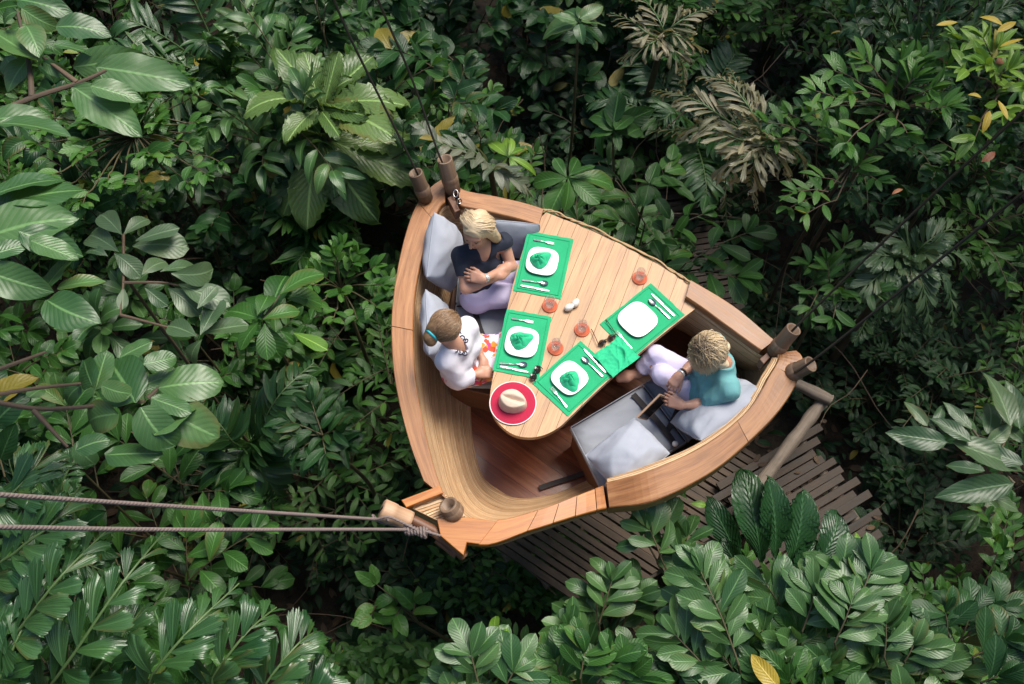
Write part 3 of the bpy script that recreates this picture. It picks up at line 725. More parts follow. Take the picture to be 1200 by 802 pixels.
# the loose napkin between two mats, hanging slightly over the edge
c = W(722, 419, ZT + .012); m = 44; S, T = np.meshgrid(np.linspace(-1, 1, m), np.linspace(-1, 1, m), indexing='ij')
xr = S * .115; yr = T * .10; rot = R(38); x = xr * math.cos(rot) - yr * math.sin(rot); y = xr * math.sin(rot) + yr * math.cos(rot)
rid = ridge2(S, T, 77, 6, 3.2, 2.5)
z = .012 + .026 * rid * (1 - .4 * (S * S + T * T) / 2) + .003 * noise2(S * 18, T * 18, 78); z = np.maximum(z, .001)
x = x + .008 * noise2(S * 3, T * 3, 79); y = y + .010 * noise2(S * 3, T * 3, 80)
G = np.stack([c[0] + x, c[1] + y, c[2] + z], -1); mb = MB(); grid(mb, G); B = G.copy(); B[..., 2] -= .0025; grid(mb, B, flip=True)
for (aa, bb, fl) in ((G[0], B[0], 1), (G[-1], B[-1], 0), (G[:, 0], B[:, 0], 0), (G[:, -1], B[:, -1], 1)): grid(mb, np.stack([aa, bb], 1), flip=bool(fl))
o = mb.build('loose_napkin', M['green_napkin'], None, origin=c); tag(o, 'crumpled loose green napkin lying at the table edge by the white trousers', 'napkin', 'green napkins')
# coasters and tumblers
for i, (p, w) in enumerate((((749.5,326.5), 'beside the empty plate'), ((644.3,359), 'between the two left placemats'), ((682,387), 'in the middle beside the sunglasses'), ((651,408.5), 'nearest the rounded table end'))):
    b = W(*p, ZT + .001); root = tag(empty('coaster', b), 'round orange coaster ' + w, 'coaster', 'orange coasters')
    mb = MB(); lathe(mb, [(0, 0), (.050, 0), (.053, .003), (.052, .007), (.047, .008), (.044, .006), (0, .006)], b, (0, 0, 1), 32); mb.build('disc', M['coaster'], root)
    b2 = b + [.0, .004, .0065]; t = tag(empty('glass_tumbler', b2), 'small clear tumbler on the orange coaster ' + w, 'glass', 'tumblers on the table')
    mb = MB(); lathe(mb, [(0, 0), (.026, 0), (.029, .004), (.032, .04), (.030, .078), (.0315, .086), (.0295, .086), (.028, .078), (.0295, .04), (.026, .010), (0, .009)], b2, (0, 0, 1), 28); mb.build('cup', M['glass'], t)
for i, (p, l, an) in enumerate((((666.5,362.5), 'cream egg shaped shaker, the left of the pair', .4), ((674,357.5), 'white egg shaped shaker, the right of the pair', .9))):
    b = W(*p, ZT); ax_ = nrm([math.cos(an), math.sin(an), .25]); mb = MB()
    lathe(mb, [(0, -.034), (.012, -.031), (.021, -.02), (.025, -.004), (.022, .014), (.014, .028), (.006, .034), (0, .035)], b + [0, 0, .025], ax_, 20)
    o = mb.build('egg_shaker', M['eggshell'], None, origin=b); tag(o, l, 'shaker', 'egg shaped shakers')
# cutlery
def flat(mb, out, b, d, z, th=.0022, arch=.004, ln=.2):
    """outline (x along, y across) of one piece laid from b along d"""
    P = np.array(out, float); q = np.array([-d[1], d[0]])
    top = np.stack([b[0] + P[:, 0] * d[0] + P[:, 1] * q[0], b[1] + P[:, 0] * d[1] + P[:, 1] * q[1], z + arch * np.sin(np.clip(P[:, 0] / ln, 0, 1) * math.pi) + .001], 1)
    prism(mb, top, th, bev=.0006)
def cutlery(kind, p0, p1, label):
    """p0: working end, p1: end of the handle"""
    z = ZT + .0115; A, B = W(*p0, z), W(*p1, z); d3 = B - A; ln = np.linalg.norm(d3[:2]); d = nrm(d3[:2]); s = ln / .2
    root = tag(empty(kind, A), label, kind, 'cutlery on the placemats'); S = lambda o: [(x * s, y * min(1, s * 1.15)) for x, y in o]
    h = [(.085, .0035), (.13, .0042), (.18, .0072), (.196, .0068), (.2, .0), (.196, -.0068), (.18, -.0072), (.13, -.0042), (.085, -.0035)]
    mb = MB()
    if kind == 'knife': flat(mb, S([(0, .002), (.01, .0075), (.05, .0095), (.098, .0085), (.1, .005)] + [(.11, .006), (.18, .008), (.198, .0065), (.2, 0), (.198, -.0065), (.18, -.0075), (.11, -.006), (.098, -.006), (.02, -.0045)]), A, d, z, .003, .0, ln)
    elif kind == 'spoon':
        flat(mb, S([(.055, .003)] + h + [(.055, -.003)]), A, d, z, ln=ln)
        q = np.array([-d[1], d[0], 0]); d_ = np.array([d[0], d[1], 0]); th = np.linspace(0, 2 * math.pi, 25)
        G = [[A + d_ * (.031 * s + .031 * s * r_ * math.cos(t)) + q * (.0195 * r_ * math.sin(t)) + [0, 0, .001 + .006 * r_ * r_] for r_ in (0, .3, .6, .85, 1)] for t in th]; grid(mb, G)
        G = np.array(G); G[..., 2] -= .0015; grid(mb, G, flip=True)
    else:
        flat(mb, S([(.05, .010), (.06, .0105), (.075, .006)] + h + [(.075, -.006), (.06, -.0105), (.05, -.010)]), A, d, z, ln=ln)
        for y in (-.0088, -.0029, .0029, .0088): flat(mb, S([(0, y + .0008), (.05, y + .0018), (.052, y - .0018), (0, y - .0008)]), A, d, z + .0005, .0018, ln=ln)
    mb.build('body', M['steel'], root, smooth=False)
w1, w2, w3, w4 = 'by the woman with crossed arms', 'by the woman in the white blouse', 'by the plate near the rounded end', 'by the empty plate'
cutlery('fork', (649.5,286), (625,281), 'steel fork above the plate ' + w1); cutlery('spoon', (642.5,333), (611.5,328.5), 'steel spoon below the plate ' + w1); cutlery('knife', (644.5,341), (610,334.5), 'steel knife along the mat edge ' + w1)
cutlery('fork', (625.5,378), (599,373.5), 'steel fork above the plate ' + w2); cutlery('spoon', (618,428), (585,426), 'steel spoon below the plate ' + w2); cutlery('knife', (620,436), (586,429.5), 'steel knife along the mat edge ' + w2)
cutlery('spoon', (682,419), (706.5,441.5), 'steel spoon above the plate near the rounded table end'); cutlery('knife', (683.5,409), (710,436.5), 'steel knife along the mat near the rounded table end'); cutlery('fork', (645.5,453.5), (664.5,477.5), 'steel fork below the plate near the rounded table end')
cutlery('spoon', (760.5,351), (785,373.5), 'steel spoon beside the empty plate'); cutlery('knife', (763,344.5), (790.5,370.5), 'steel knife at the outer side of the empty plate'); cutlery('fork', (722,388), (740.5,409), 'steel fork between the empty plate and the loose napkin')
# sunglasses
def glasses(pa, pb, pc, pd, label, mat):
    z = ZT + .012; A, B, C_, D_ = [W(*q, z) for q in (pa, pb, pc, pd)]
    root = tag(empty('sunglasses', A), label, 'sunglasses', 'sunglasses on the table'); d = nrm(B - A); e = nrm(C_ - A)
    for k, P in enumerate((lerp(A, B, .24), lerp(A, B, .76))):
        mb = MB(); lathe(mb, [(0, -.002), (.024, -.002), (.026, 0), (.024, .002), (0, .002)], P + [0, 0, .012], nrm(e * .6 + np.array([0, 0, 1.0])), 18); mb.build('lens', M['lens'], root)
    mb = MB(); tube(mb, spline([A + [0, 0, .015], lerp(A, B, .25) + [0, 0, .028], lerp(A, B, .5) + [0, 0, .022], lerp(A, B, .75) + [0, 0, .028], B + [0, 0, .015]], 16), .0035, 6); mb.build('frame', mat, root)
    mb = MB(); tube(mb, spline([A + [0, 0, .015], lerp(A, C_, .6) + [0, 0, .012], C_ + [0, 0, .002]], 12), .0028, 6); mb.build('temple', mat, root)
    mb = MB(); tube(mb, spline([B + [0, 0, .015], lerp(B, D_, .6) + [0, 0, .010], D_ + [0, 0, .002]], 12), .0028, 6); mb.build('temple', mat, root)
glasses((701,404.5), (722,393), (693,386), (710,374.5), 'open brown sunglasses lying in the middle of the table', M['frame_brown'])
glasses((623,446), (632,430), (628,448), (636,433), 'folded black sunglasses on the mat corner beside the hat', M['lens'])
# hat: crimson brim, beige pinched crown
b = W(601, 473, ZT + .002); hat = tag(empty('hat', b), 'hat with a crimson brim and beige pinched crown at the rounded table end', 'hat')
mb = MB(); br = .150
lathe(mb, [(0, .004), (.07, .004), (.11, .003), (br - .006, .008), (br - .003, .006), (.11, .0005), (0, .001)][::-1], b, (0, 0, 1), 48); mb.build('brim', M['red'], hat)
mb = MB(); th = np.linspace(0, 2 * math.pi, 49); tube(mb, [b + [(br - .003) * math.cos(t), (br - .003) * math.sin(t), .0075] for t in th], .0035, 6); mb.build('trim', M['whitetrim'], hat)
mb = MB(); n1, n2 = 48, 20; G = np.zeros((n1 + 1, n2, 3)); an = R(-18); cc = b + [.0, .0, .004]
for i in range(n1 + 1):
    t = 2 * math.pi * i / n1; base = np.array([.092 * math.cos(t) * (1 - .0 * math.sin(t)), .072 * math.sin(t) * (1 + .16 * math.cos(t + math.pi))])
    for j in range(n2):
        s = j / (n2 - 1)
        if s < .55: f = 1 - .14 * (s / .55) ** 2; zz = .082 * (s / .55) ** .9
        else: q = (s - .55) / .45; f = .86 * (1 - q) ** .8 * (1 - 0) if q < 1 else 0; zz = .082 + .012 * math.sin(q * math.pi * .5)
        x, y = base * f
        dent = math.exp(-(y / .014) ** 2) * (1 if s >= .45 else s / .45) * .034 * math.exp(-((x - .01) / .075) ** 4)
        pin = .010 * math.exp(-((x + .06) / .035) ** 2) * np.sign(y) * min(1, s * 1.5)
        y2 = y - pin * min(1, abs(y) / .02)
        G[i, j] = cc + [x * math.cos(an) - y2 * math.sin(an), x * math.sin(an) + y2 * math.cos(an), zz - dent * (zz / .09)]
grid(mb, G); mb.build('crown', M['beige'], hat)

# ------------------------------------------------------------------ cushions and pillows
def pillow(name, c, u, v, n, a, b, T, mat, label, cat, group=None, seed=0, wr=.01, sag=0.0, sharp=.45):
    """soft pillow: half sizes a, b along u, v; thickness 2T along n; pinched corners; creases"""
    u, v, n = nrm(u), nrm(v), nrm(n); u = nrm(u - n * (u @ n)); v = np.cross(n, u)
    m = 44; s = np.sin(np.linspace(-math.pi / 2, math.pi / 2, m)); S, Q = np.meshgrid(s, s, indexing='ij')
    pr = np.clip((1 - S ** 2) * (1 - Q ** 2), 0, 1) ** sharp
    cor = (S * S * Q * Q) ** 1.5
    x = S * a * (1 - .10 * (1 - Q ** 2) * 0 - .07 * (1 - np.abs(Q) ** 2) * np.abs(S) ** 3) ; y = Q * b * (1 - .07 * (1 - np.abs(S) ** 2) * np.abs(Q) ** 3)
    x = x * (1 - .09 * S * S * Q * Q); y = y * (1 - .09 * S * S * Q * Q)
    mb = MB(); bend = sag * ((S) ** 2 + Q ** 2)
    for sg in (1, -1):
        w = ridge2(S, Q, seed + 2 * sg, 7, 2.2, 1.7) - .8; w2 = ridge2(S, Q, seed + 9 + sg, 6, 5, 2) - .6
        rad = np.sin(np.arctan2(Q, S) * 9 + seed) * np.clip(S * S + Q * Q - .35, 0, 1)
        h = T * pr + (wr * w + wr * .35 * w2 + wr * .5 * rad) * np.clip(pr * 1.6, 0, 1)
        G = np.asarray(c) + x[..., None] * u + y[..., None] * v + (sg * h + bend)[..., None] * n
        grid(mb, G, np.stack([x, y], -1), flip=(sg < 0))
    o = mb.build(name, mat, None, origin=c); tag(o, label, cat, group)
    mbp = MB(); E = [G[0, :], G[:, -1], G[-1, ::-1], G[::-1, 0]]; P = np.concatenate([e[:-1] for e in E] + [E[0][:1]]); tube(mbp, P, .004, 6, cap=False)
    h = mbp.build('seam', mat, None); h.data.transform(Matrix.Translation(-Vector(c))); h.parent = o
    return o
def seat(px, z, th, label, seed, wr=.018):
    P = spline([W(x, y, z) for x, y in px], 12 * len(px), True) if False else np.array([W(x, y, z) for x, y in px])
    # quad cushion from four corners with soft edges
    m = 40; s = np.sin(np.linspace(-math.pi / 2, math.pi / 2, m)); s = np.sign(s) * (1 - (1 - np.abs(s)) ** 1.0); S, Q = np.meshgrid((s + 1) / 2, (s + 1) / 2, indexing='ij')
    G = (P[0] * ((1 - S) * (1 - Q))[..., None] + P[1] * (S * (1 - Q))[..., None] + P[2] * (S * Q)[..., None] + P[3] * ((1 - S) * Q)[..., None])
    e = np.clip(np.minimum.reduce([S, 1 - S, Q, 1 - Q]) / .17, 0, 1); rr = np.sqrt(1 - (1 - e) ** 2)
    mb = MB(); w = ridge2(S, Q, seed, 7, 5, 4) - .4; w2 = ridge2(S, Q, seed + 1, 6, 12, 4) - .4
    for sg in (1, -1):
        A = G.copy(); A[..., 2] = z - th / 2 + sg * th / 2 * rr + (sg > 0) * (wr * w + wr * .4 * w2) * rr; grid(mb, A, np.stack([S, Q], -1), flip=(sg < 0))
    c = G.mean((0, 1)); o = mb.build('seat_cushion', M['cushion'], None, origin=c); tag(o, label, 'cushion', 'grey seat cushions')
    mbp = MB(); A = G.copy(); A[..., 2] = z - .012; cc = A.mean((0, 1)); A = cc + (A - cc) * .985
    P = np.concatenate([A[0, :-1], A[:-1, -1], A[-1, :0:-1], A[:0:-1, 0], A[0, :1]]); tube(mbp, P, .0035, 6, cap=False)
    h = mbp.build('piping', M['cushion'], None); h.data.transform(Matrix.Translation(-Vector(c))); h.parent = o
ZQ = 3.72
seat([(668,500),(754,449),(806,517),(707,577)], ZQ, .115, 'wide grey seat cushion with a crumpled pillow on its lower corner', 11)
seat([(756,447),(815,414),(878,449),(808,516)], ZQ - .004, .11, 'grey seat cushion under the woman in the teal shirt', 12)
seat([(534,356),(605,352),(588,452),(526,450)], ZQ, .115, 'grey seat cushion under the woman in the white blouse', 13)
seat([(540,284),(612,280),(607,350),(534,354)], ZQ - .006, .11, 'grey seat cushion under the woman with crossed arms', 14)
P_ = 'pale grey pillows'
pillow('pillow', W(519,297,3.97), [.12, .95, .25], [0, 0, 1], [.93, -.18, .34], .25, .205, .13, M['pillow'], 'pale grey pillow standing behind the woman with crossed arms', 'pillow', P_, 3, .020)
pillow('pillow', W(514,388,3.95), [-.05, 1, .1], [0, 0, 1], [.95, .05, .33], .25, .205, .10, M['pillow'], 'pale grey pillow behind the back of the white blouse', 'pillow', P_, 5, .02)
pillow('pillow', W(601,281,3.90), [1, -.1, 0], [0, .3, 1], [-.1, -.93, .3], .20, .17, .06, M['cushion'], 'grey pillow mostly hidden against the rear wall beside the table', 'pillow', P_, 8, .008)
pillow('pillow', W(843,479,3.95), [.83, .55, .05], [0, 0, 1], [-.42, .60, .72], .30, .20, .125, M['pillow'], 'plump pale grey pillow behind the woman in the teal shirt', 'pillow', P_, 7, .026)
pillow('pillow', W(735,533,3.93), [.78, .62, .05], [0, 0, 1], [-.10, .12, 1.0], .225, .18, .15, M['pillow'], 'crumpled pale grey pillow lying alone on the wide seat cushion', 'pillow', P_, 21, .030, sharp=.55)
# dark webbing straps
def strap(pts, wd, label, z=0):
    P = spline([W(*p) for p in pts], 24); T = np.gradient(P, axis=0); T /= np.linalg.norm(T, axis=1)[:, None]
    sd_ = np.cross([0, 0, 1.0], T); sd_ /= np.linalg.norm(sd_, axis=1)[:, None]; mb = MB()
    ring = [P + sd_ * wd, P - sd_ * wd, P - sd_ * wd - [0, 0, .004], P + sd_ * wd - [0, 0, .004], P + sd_ * wd]
    for a, b in zip(ring[:-1], ring[1:]): grid(mb, np.stack([a, b], 1), flip=False)
    o = mb.build('webbing_strap', M['webbing'], None, origin=P[0]); tag(o, label, 'strap', 'dark webbing straps'); return o
strap([(742,462,ZQ + .012),(762,484,ZQ + .02),(778,503,ZQ + .02),(790,519,ZQ + .006)], .020, 'dark strap across the wide seat cushion ending in a white cap')
strap([(805,452,ZQ + .012),(796,476,ZQ + .02),(786,498,ZQ + .016),(781,506,ZQ + .012)], .018, 'dark strap lying beside the knees of the woman in teal')
strap([(551,340,ZQ + .012),(556,362,ZQ + .02),(562,384,ZQ + .02),(568,398,ZQ + .02)], .020, 'dark strap on the left bench between the two women')
strap([(632,572,ZF + .03),(650,566,ZF + .025),(672,559,ZF + .03),(692,552,ZF + .04)], .018, 'black strap lying on the boat floor below the bench')
b = W(790, 520, ZQ + .02); mb = MB(); lathe(mb, [(0, 0), (.016, 0), (.019, .006), (.019, .022), (.012, .03), (0, .031)], b, (.3, -.4, .8), 16); o = mb.build('white_knob', M['white_cap'], None, origin=b); tag(o, 'small round white knob at the end of the dark strap on the bench', 'knob')
# ------------------------------------------------------------------ people
def skinmat(name, col):
    t = NT(name); f = t.noise(t.obj(), 9, 5, .6); g = t.noise(t.obj(), 120, 3)
    c = t.mix(f, tuple(x * y for x, y in zip(col, (.88, .82, .78))), tuple(min(1, x * 1.08) for x in col))
    t.set(Base_Color=c, Roughness=.48, Subsurface_Weight=.12, Subsurface_Radius=(.012, .005, .003), Subsurface_Scale=1.0)
    t.bump(g, .15, .002); return t.m
M['skin'] = skinmat('skin', (.50, .27, .185)); M['lip'] = plain('lips', (.42, .15, .12), .4); M['eye'] = plain('eye_dark', (.035, .025, .02), .3)
M['brow'] = plain('eyebrow', (.19, .115, .07), .7)
def hairmat(name, c0, c1, c2):
    t = NT(name); ti = t.tint(); f = t.noise(t.obj(), 60, 3)
    t.set(Base_Color=t.ramp(t.math('ADD', t.math('MULTIPLY', ti, .8), t.math('MULTIPLY', f, .2)), [(.1, c0), (.5, c1), (.9, c2)]), Roughness=.42); t.bump(f, .3, .002); return t.m
M['hair_blonde'] = hairmat('blonde_hair', (.30, .18, .085), (.54, .38, .21), (.74, .60, .40))
M['hair_brown'] = hairmat('light_brown_hair', (.085, .045, .022), (.21, .125, .065), (.40, .27, .15))
M['hair_roots'] = hairmat('streaked_hair', (.08, .055, .035), (.44, .32, .18), (.70, .57, .38))
def cloth(name, col, pat=None, rough=.85):
    t = NT(name); o = t.obj(); f = t.noise(o, 7, 4)
    c = t.mix(f, tuple(x * .88 for x in col), tuple(min(1, x * 1.08) for x in col))
    if pat: c = pat(t, o, c)
    t.set(Base_Color=c, Roughness=rough); t.bump(t.math('ADD', t.noise(o, 30, 4), t.math('MULTIPLY', t.noise(o, 700, 1), .3)), .3, .004); return t.m
M['navy'] = cloth('navy_jersey', (.012, .017, .033)); M['lavender'] = cloth('lavender_cotton', (.60, .53, .72)); M['whitecot'] = cloth('white_cotton', (.72, .69, .76)); M['paletrouser'] = cloth('pale_lavender_cotton', (.60, .55, .74))
M['teal'] = cloth('teal_cotton', (.14, .36, .37))
def floral(t, o, c):
    v = t.n('TexVoronoi', feature='F1'); nz = t.n('TexNoise'); nz.inputs['Scale'].default_value = 22; wv = t.n('VectorMath', operation='MULTIPLY_ADD'); t.put(nz.inputs['Vector'], o); t.put(wv.inputs[0], nz.outputs['Color']); wv.inputs[1].default_value = (.055,) * 3; t.put(wv.inputs[2], o); t.put(v.inputs['Vector'], wv.outputs[0]); v.inputs['Scale'].default_value = 24
    w = t.n('SeparateColor'); t.put(w.inputs[0], v.outputs['Color'])
    col = t.ramp(w.outputs[0], [(.0, (.70, .08, .03)), (.22, (.78, .30, .03)), (.40, (.72, .05, .22)), (.55, (.80, .76, .80)), (.78, (.10, .07, .32)), (.9, (.80, .76, .80))])
    col.node.color_ramp.interpolation = 'CONSTANT'; m_ = t.smooth(v.outputs['Distance'], .62, .5)
    return t.mix(m_, c, col)
M['floral'] = cloth('flowered_cotton', (.72, .66, .74), floral)
M['embroidery'] = plain('navy_embroidery', (.012, .014, .035), .8)
M['watch'] = plain('pale_watch', (.72, .72, .70), .25, .5); M['tie'] = plain('turquoise_band', (.02, .42, .50), .6)

def hand(s, w, d, nb, th_side, L=.165, curl=(.35, .45, .4), spread=.10, r0=.0085):
    """wrist point, direction of the knuckles, back-of-hand normal, side the thumb leaves (+1 / -1 along nb x d)"""
    d = nrm(d); nb = nrm(nb - d * (nb @ d)); lat = np.cross(nb, d) * th_side; w = np.asarray(w, float)
    pl = L * .50; lens = (.40, .445, .42, .33)
    s.cone(w, w + d * .025, .023, .024, .012, flat=1.25, fax=lat)
    for i in range(4):
        o = (1.5 - i) * .0185; k = w + d * (pl - .006 * abs(i - 1.2)) + lat * o
        s.cone(w + d * .012 + lat * o * .6, k, .0165, .0115, .014)
        p = k; a = 0.0; ff = d * math.cos((1.5 - i) * spread) + lat * math.sin((1.5 - i) * spread)
        for q, fr in enumerate((.45, .31, .24)):
            a += curl[q] * (1 + .12 * (i - 1)); e = p + (ff * math.cos(a) - nb * math.sin(a)) * (L * lens[i] * fr)
            s.cone(p, e, r0 - .0008 * q - .0006 * (i == 3), r0 - .0008 * (q + 1) - .0006 * (i == 3), .004); p = e
    b = w + d * .022 + lat * .02; m_ = b + d * .028 + lat * .022 - nb * .012; e = m_ + d * .030 + lat * .010 - nb * .006; f = e + d * .022 - nb * .004
    s.cone(b, m_, .0145, .0115, .012); s.cone(m_, e, .0105, .0092, .004); s.cone(e, f, .009, .0068, .004)
def head(s, c, f, u):
    f = nrm(f); u = nrm(u - f * (u @ f)); r = np.cross(f, u)
    s.ell(c - f * .012 + u * .03, r, f, u, .076, .097, .088, .02)
    s.ell(c + f * .030 - u * .042, r, f, u, .058, .062, .074, .03)
    s.cone(c + f * .062 - u * .098, c + f * .070 - u * .100, .022, .020, .02)
    s.ell(c + f * .066 + u * .032, r, f, u, .052, .026, .016, .02)                      # brow ridge
    for q in (-1, 1):
        s.ell(c + f * .060 - u * .030 + r * q * .036, r, f, u, .022, .026, .02, .02)    # cheek
        s.ell(c + f * .098 + u * .006 + r * q * .031, r, f, u, .017, .016, .011, .010, '-')  # socket
        s.ell(c + f * .080 + u * .006 + r * q * .031, r, f, u, .0125, .0125, .0125, .003)
        s.ell(c - f * .008 - u * .012 + r * q * .077, r, f, u, .010, .020, .030, .008)
    s.cone(c + f * .094 + u * .012, c + f * .113 - u * .034, .0075, .0115, .010)
    for q in (-1, 1): s.cone(c + f * .100 - u * .036 + r * q * .012, c + f * .098 - u * .037 + r * q * .013, .008, .007, .008)
    s.ell(c + f * .086 - u * .066, r, f, u, .024, .014, .010, .006); s.ell(c + f * .084 - u * .078, r, f, u, .020, .013, .008, .004)
    return f, u, r
def face_zones(V, F, c, f, u, r):
    P = V[F].mean(1) - c; x, y, z = P @ r, P @ f, P @ u; mi = np.zeros(len(F), int); fr = y > .05
    mi[fr & ((x / .024) ** 2 + ((z + .071) / .0115) ** 2 < 1)] = 1
    for q in (-1, 1):
        mi[fr & (((x - q * .031) / .0145) ** 2 + ((z - .006) / .0075) ** 2 < 1)] = 2
        mi[fr & (((x - q * .032) / .021) ** 2 + ((z - .030 - .10 * (.02 - abs(x) * .4)) / .0055) ** 2 < 1)] = 3
    return mi
def tang(d, nn, dist, c, lim):
    q = d @ nn
    if q < 0 and dist < lim: d = d - nn * q
    if q > 0 and dist > lim - .012 and c[2] > -.03: d = d - nn * q * .95 - nn * .12 * min(1, (dist - lim + .012) / .02)
    return d
def strands(mb, r, roots, flow, n, ln, r0, grav, wob, tints, clump=.02):
    for i in range(n):
        p, d = roots(r); d = nrm(d); P = [p]; st = ln * r.uniform(.75, 1.15) / 9
        w = r.normal(size=3) * wob; of = r.normal() * .16
        for k in range(9):
            d = nrm(flow(P[-1], d, k / 9) + w * math.sin(k * .9 + i)); P.append(P[-1] + d * st)
        rad = r0 * r.uniform(.7, 1.3) * np.array([.8, 1, 1, 1, 1, .95, .9, .75, .5, .15]); tube(mb, P, rad, 5, np.repeat(np.clip([tints(q, r) * .9 + of + .012 * k for k, q in enumerate(P)], 0, 1), 6), cap=False)
def joint(*p): return W(*p)
def body_sdf(J, h=.005, pad=.16):
    pts = np.array([v for v in J.values() if isinstance(v, np.ndarray) and v.shape == (3,)]); return SDF(pts.min(0) - pad, pts.max(0) + pad, h)
def torso(s, J, g=0.0, arms=True, chest=1.0):
    sl, sr, hl, hr = J['sL'], J['sR'], J['hL'], J['hR']; nk = J['neck']; hip = (hl + hr) / 2; sh = (sl + sr) / 2
    lat = nrm(sl - sr); up = nrm(nk - hip); fw = nrm(np.cross(lat, up)) * J.get('fsign', 1); lat2 = nrm(hl - hr)
    ch = sh - up * .12
    s.cone(hip + up * .02, lerp(hip, ch, .45), .104 + g, .084 + g, .06, flat=1.38, fax=lat2)
    s.cone(lerp(hip, ch, .45), ch, .084 + g, .088 + g, .06, flat=1.42, fax=nrm(lat + lat2))
    s.cone(ch, sh - up * .02, .088 + g, .070 + g, .05, flat=1.42, fax=lat)
    for q in (-1, 1): s.ell(ch + fw * .058 + lat * q * .064 - up * .01, lat, fw, up, .058 + g, .052 + g, .058 + g, .035)
    s.cone(sl, sr, .050 + g, .050 + g, .05); s.cone(sh, nk, .055 + g, .046 + g, .05)
    for q in (hl, hr): s.cone(q, lerp(q, hip, .3), .092 + g, .095 + g, .05)
    return lat, up, fw
def limb(s, pts, rad, k=.03, g=0.0):
    for a, b, ra, rb in zip(pts[:-1], pts[1:], rad[:-1], rad[1:]): s.cone(a, b, ra + g, rb + g, k)
ARM, LEG = (.043, .035, .0235), (.083, .055, .034)
def finish(s, name, mats, root, zones=None, smooth_iter=1):
    V, F = s.mesh(); mb = MB(); mi = 0 if zones is None else zones(V, F); mb.add(V, F, None, .5, mi); return mb.build(name, mats, root)
def make_person(J, label, hair, tops, legs, gaze, headup, hands, foot=None):
    base = (J['hL'] + J['hR']) / 2; base = np.array([base[0], base[1], ZQ]); root = tag(empty('person', base), label, 'person')
    s = body_sdf(J); lat, up, fw = torso(s, J); hc = J['head']
    s.cone(J['neck'] - up * .03, hc - nrm(headup) * .06 - nrm(gaze) * .01, .050, .046, .03)
    f, u, r = head(s, hc, gaze, headup)
    for q in 'LR':
        limb(s, [J['s' + q], J['e' + q], J['w' + q]], ARM, .02); limb(s, [J['h' + q], J['k' + q], J['a' + q]], LEG, .03)
        s.cone(J['e' + q], lerp(J['e' + q], J['w' + q], .3), .034, .036, .02)
        s.cone(lerp(J['k' + q], J['a' + q], .1), lerp(J['k' + q], J['a' + q], .35), .052, .056, .03)
        t_ = J.get('t' + q)
        if t_ is not None: s.cone(J['a' + q], lerp(J['a' + q], t_, .6), .034, .034, .02); s.cone(lerp(J['a' + q], t_, .6), t_, .034, .022, .02, flat=1.3, fax=nrm(np.cross(t_ - J['a' + q], [0, 0, 1])))
    for (q, d, nb, sd_, kw) in hands: hand(s, J['w' + q], np.asarray(d, float), np.asarray(nb, float), sd_, **kw)
    finish(s, 'body', [M['skin'], M['lip'], M['eye'], M['brow']], root, lambda V, F: face_zones(V, F, hc, f, u, r))
    return root, (lat, up, fw), (f, u, r)
def hair_cap(root, hc, f, u, r, mat, extra, rr, rootsf, flow, n, ln, r0, wob, tints, back=.0):
    s = SDF(hc - .26, hc + .26, .006)
    s.ell(hc - f * .018 + u * .036, r, f, u, .085, .102, .094, .02)
    s.ell(hc + f * .085 - u * .02, r, f, u, .060, .075, .075, .015, '-')
    s.cut(hc - u * .085 - f * .02, -u - f * .5, .2, .02)
    for (a, b, ra, rb) in extra: s.cone(a, b, ra, rb, .035)
    s.fold(rr, .004, 90, 5)
    V, F = s.mesh(); mb = MB(); tv = tints(V.T if False else V, None) if False else np.array([np.clip(tints(p, rr), 0, 1) for p in V]); mb.add(V, F, None, tv)
    strands(mb, rr, rootsf, flow, n, ln, r0, 0, wob, tints)
    return mb.build('hair', mat, root)

# --- the woman with crossed arms
J = dict(hL=joint(562,326,3.82), hR=joint(558,349,3.82), sL=joint(590,284,4.20), sR=joint(540,300,4.20), neck=joint(565,285,4.265), head=joint(558,270,4.42),
         eL=joint(599,312,4.08), wL=joint(567,327,4.19), eR=joint(546,338,4.09), wR=joint(586,324,4.13), kL=joint(624,316,3.88), kR=joint(626,346,3.88), aL=joint(640,310,3.42), aR=joint(640,345,3.42))
J['tL'] = J['aL'] + [.16, 0, -.05]; J['tR'] = J['aR'] + [.16, 0, -.05]
gz_ = np.array([-.32, -.88, -.18])
root, (lat, up, fw), (f, u, r) = make_person(J, 'blonde woman in a navy top with crossed arms, seated at the left side', None, None, None, gz_, np.array([-.05, -.12, .95]),
    [('L', J['sR'] * .5 + J['eR'] * .5 + [.0, -.05, .06] - J['wL'], [0, -.55, .85], -1, dict(curl=(.25, .35, .35))), ('R', J['eL'] - J['wR'] + [.0, .02, 0], [0, -.6, .8], 1, dict(curl=(.3, .4, .4)))])
s = body_sdf(J, .0055, .12); torso(s, J, .010)
for q, k in (('L', .22), ('R', .62)): limb(s, [J['s' + q], lerp(J['s' + q], J['e' + q], k + .1)], (.060, .052), .03); s.cut(lerp(J['s' + q], J['e' + q], k), J['e' + q] - J['s' + q], .09)
s.cut((J['hL'] + J['hR']) / 2 + [0, 0, -.02], [0, 0, -1], .4)
s.cone(J['neck'] + fw * .02 + up * .06, J['neck'] + fw * .085 - up * .075, .062, .026, .012, '-'); s.cut(J['neck'] + up * .012, up, .14)
s.fold(np.random.default_rng(4), .005, 34, 5); finish(s, 'top', M['navy'], root)
s = body_sdf(J, .0055, .12); hip = (J['hL'] + J['hR']) / 2
s.cone(J['hL'], J['hR'], .116, .116, .04); s.cone(hip, hip + up * .10, .112, .108, .05, flat=1.3, fax=nrm(J['hL'] - J['hR']))
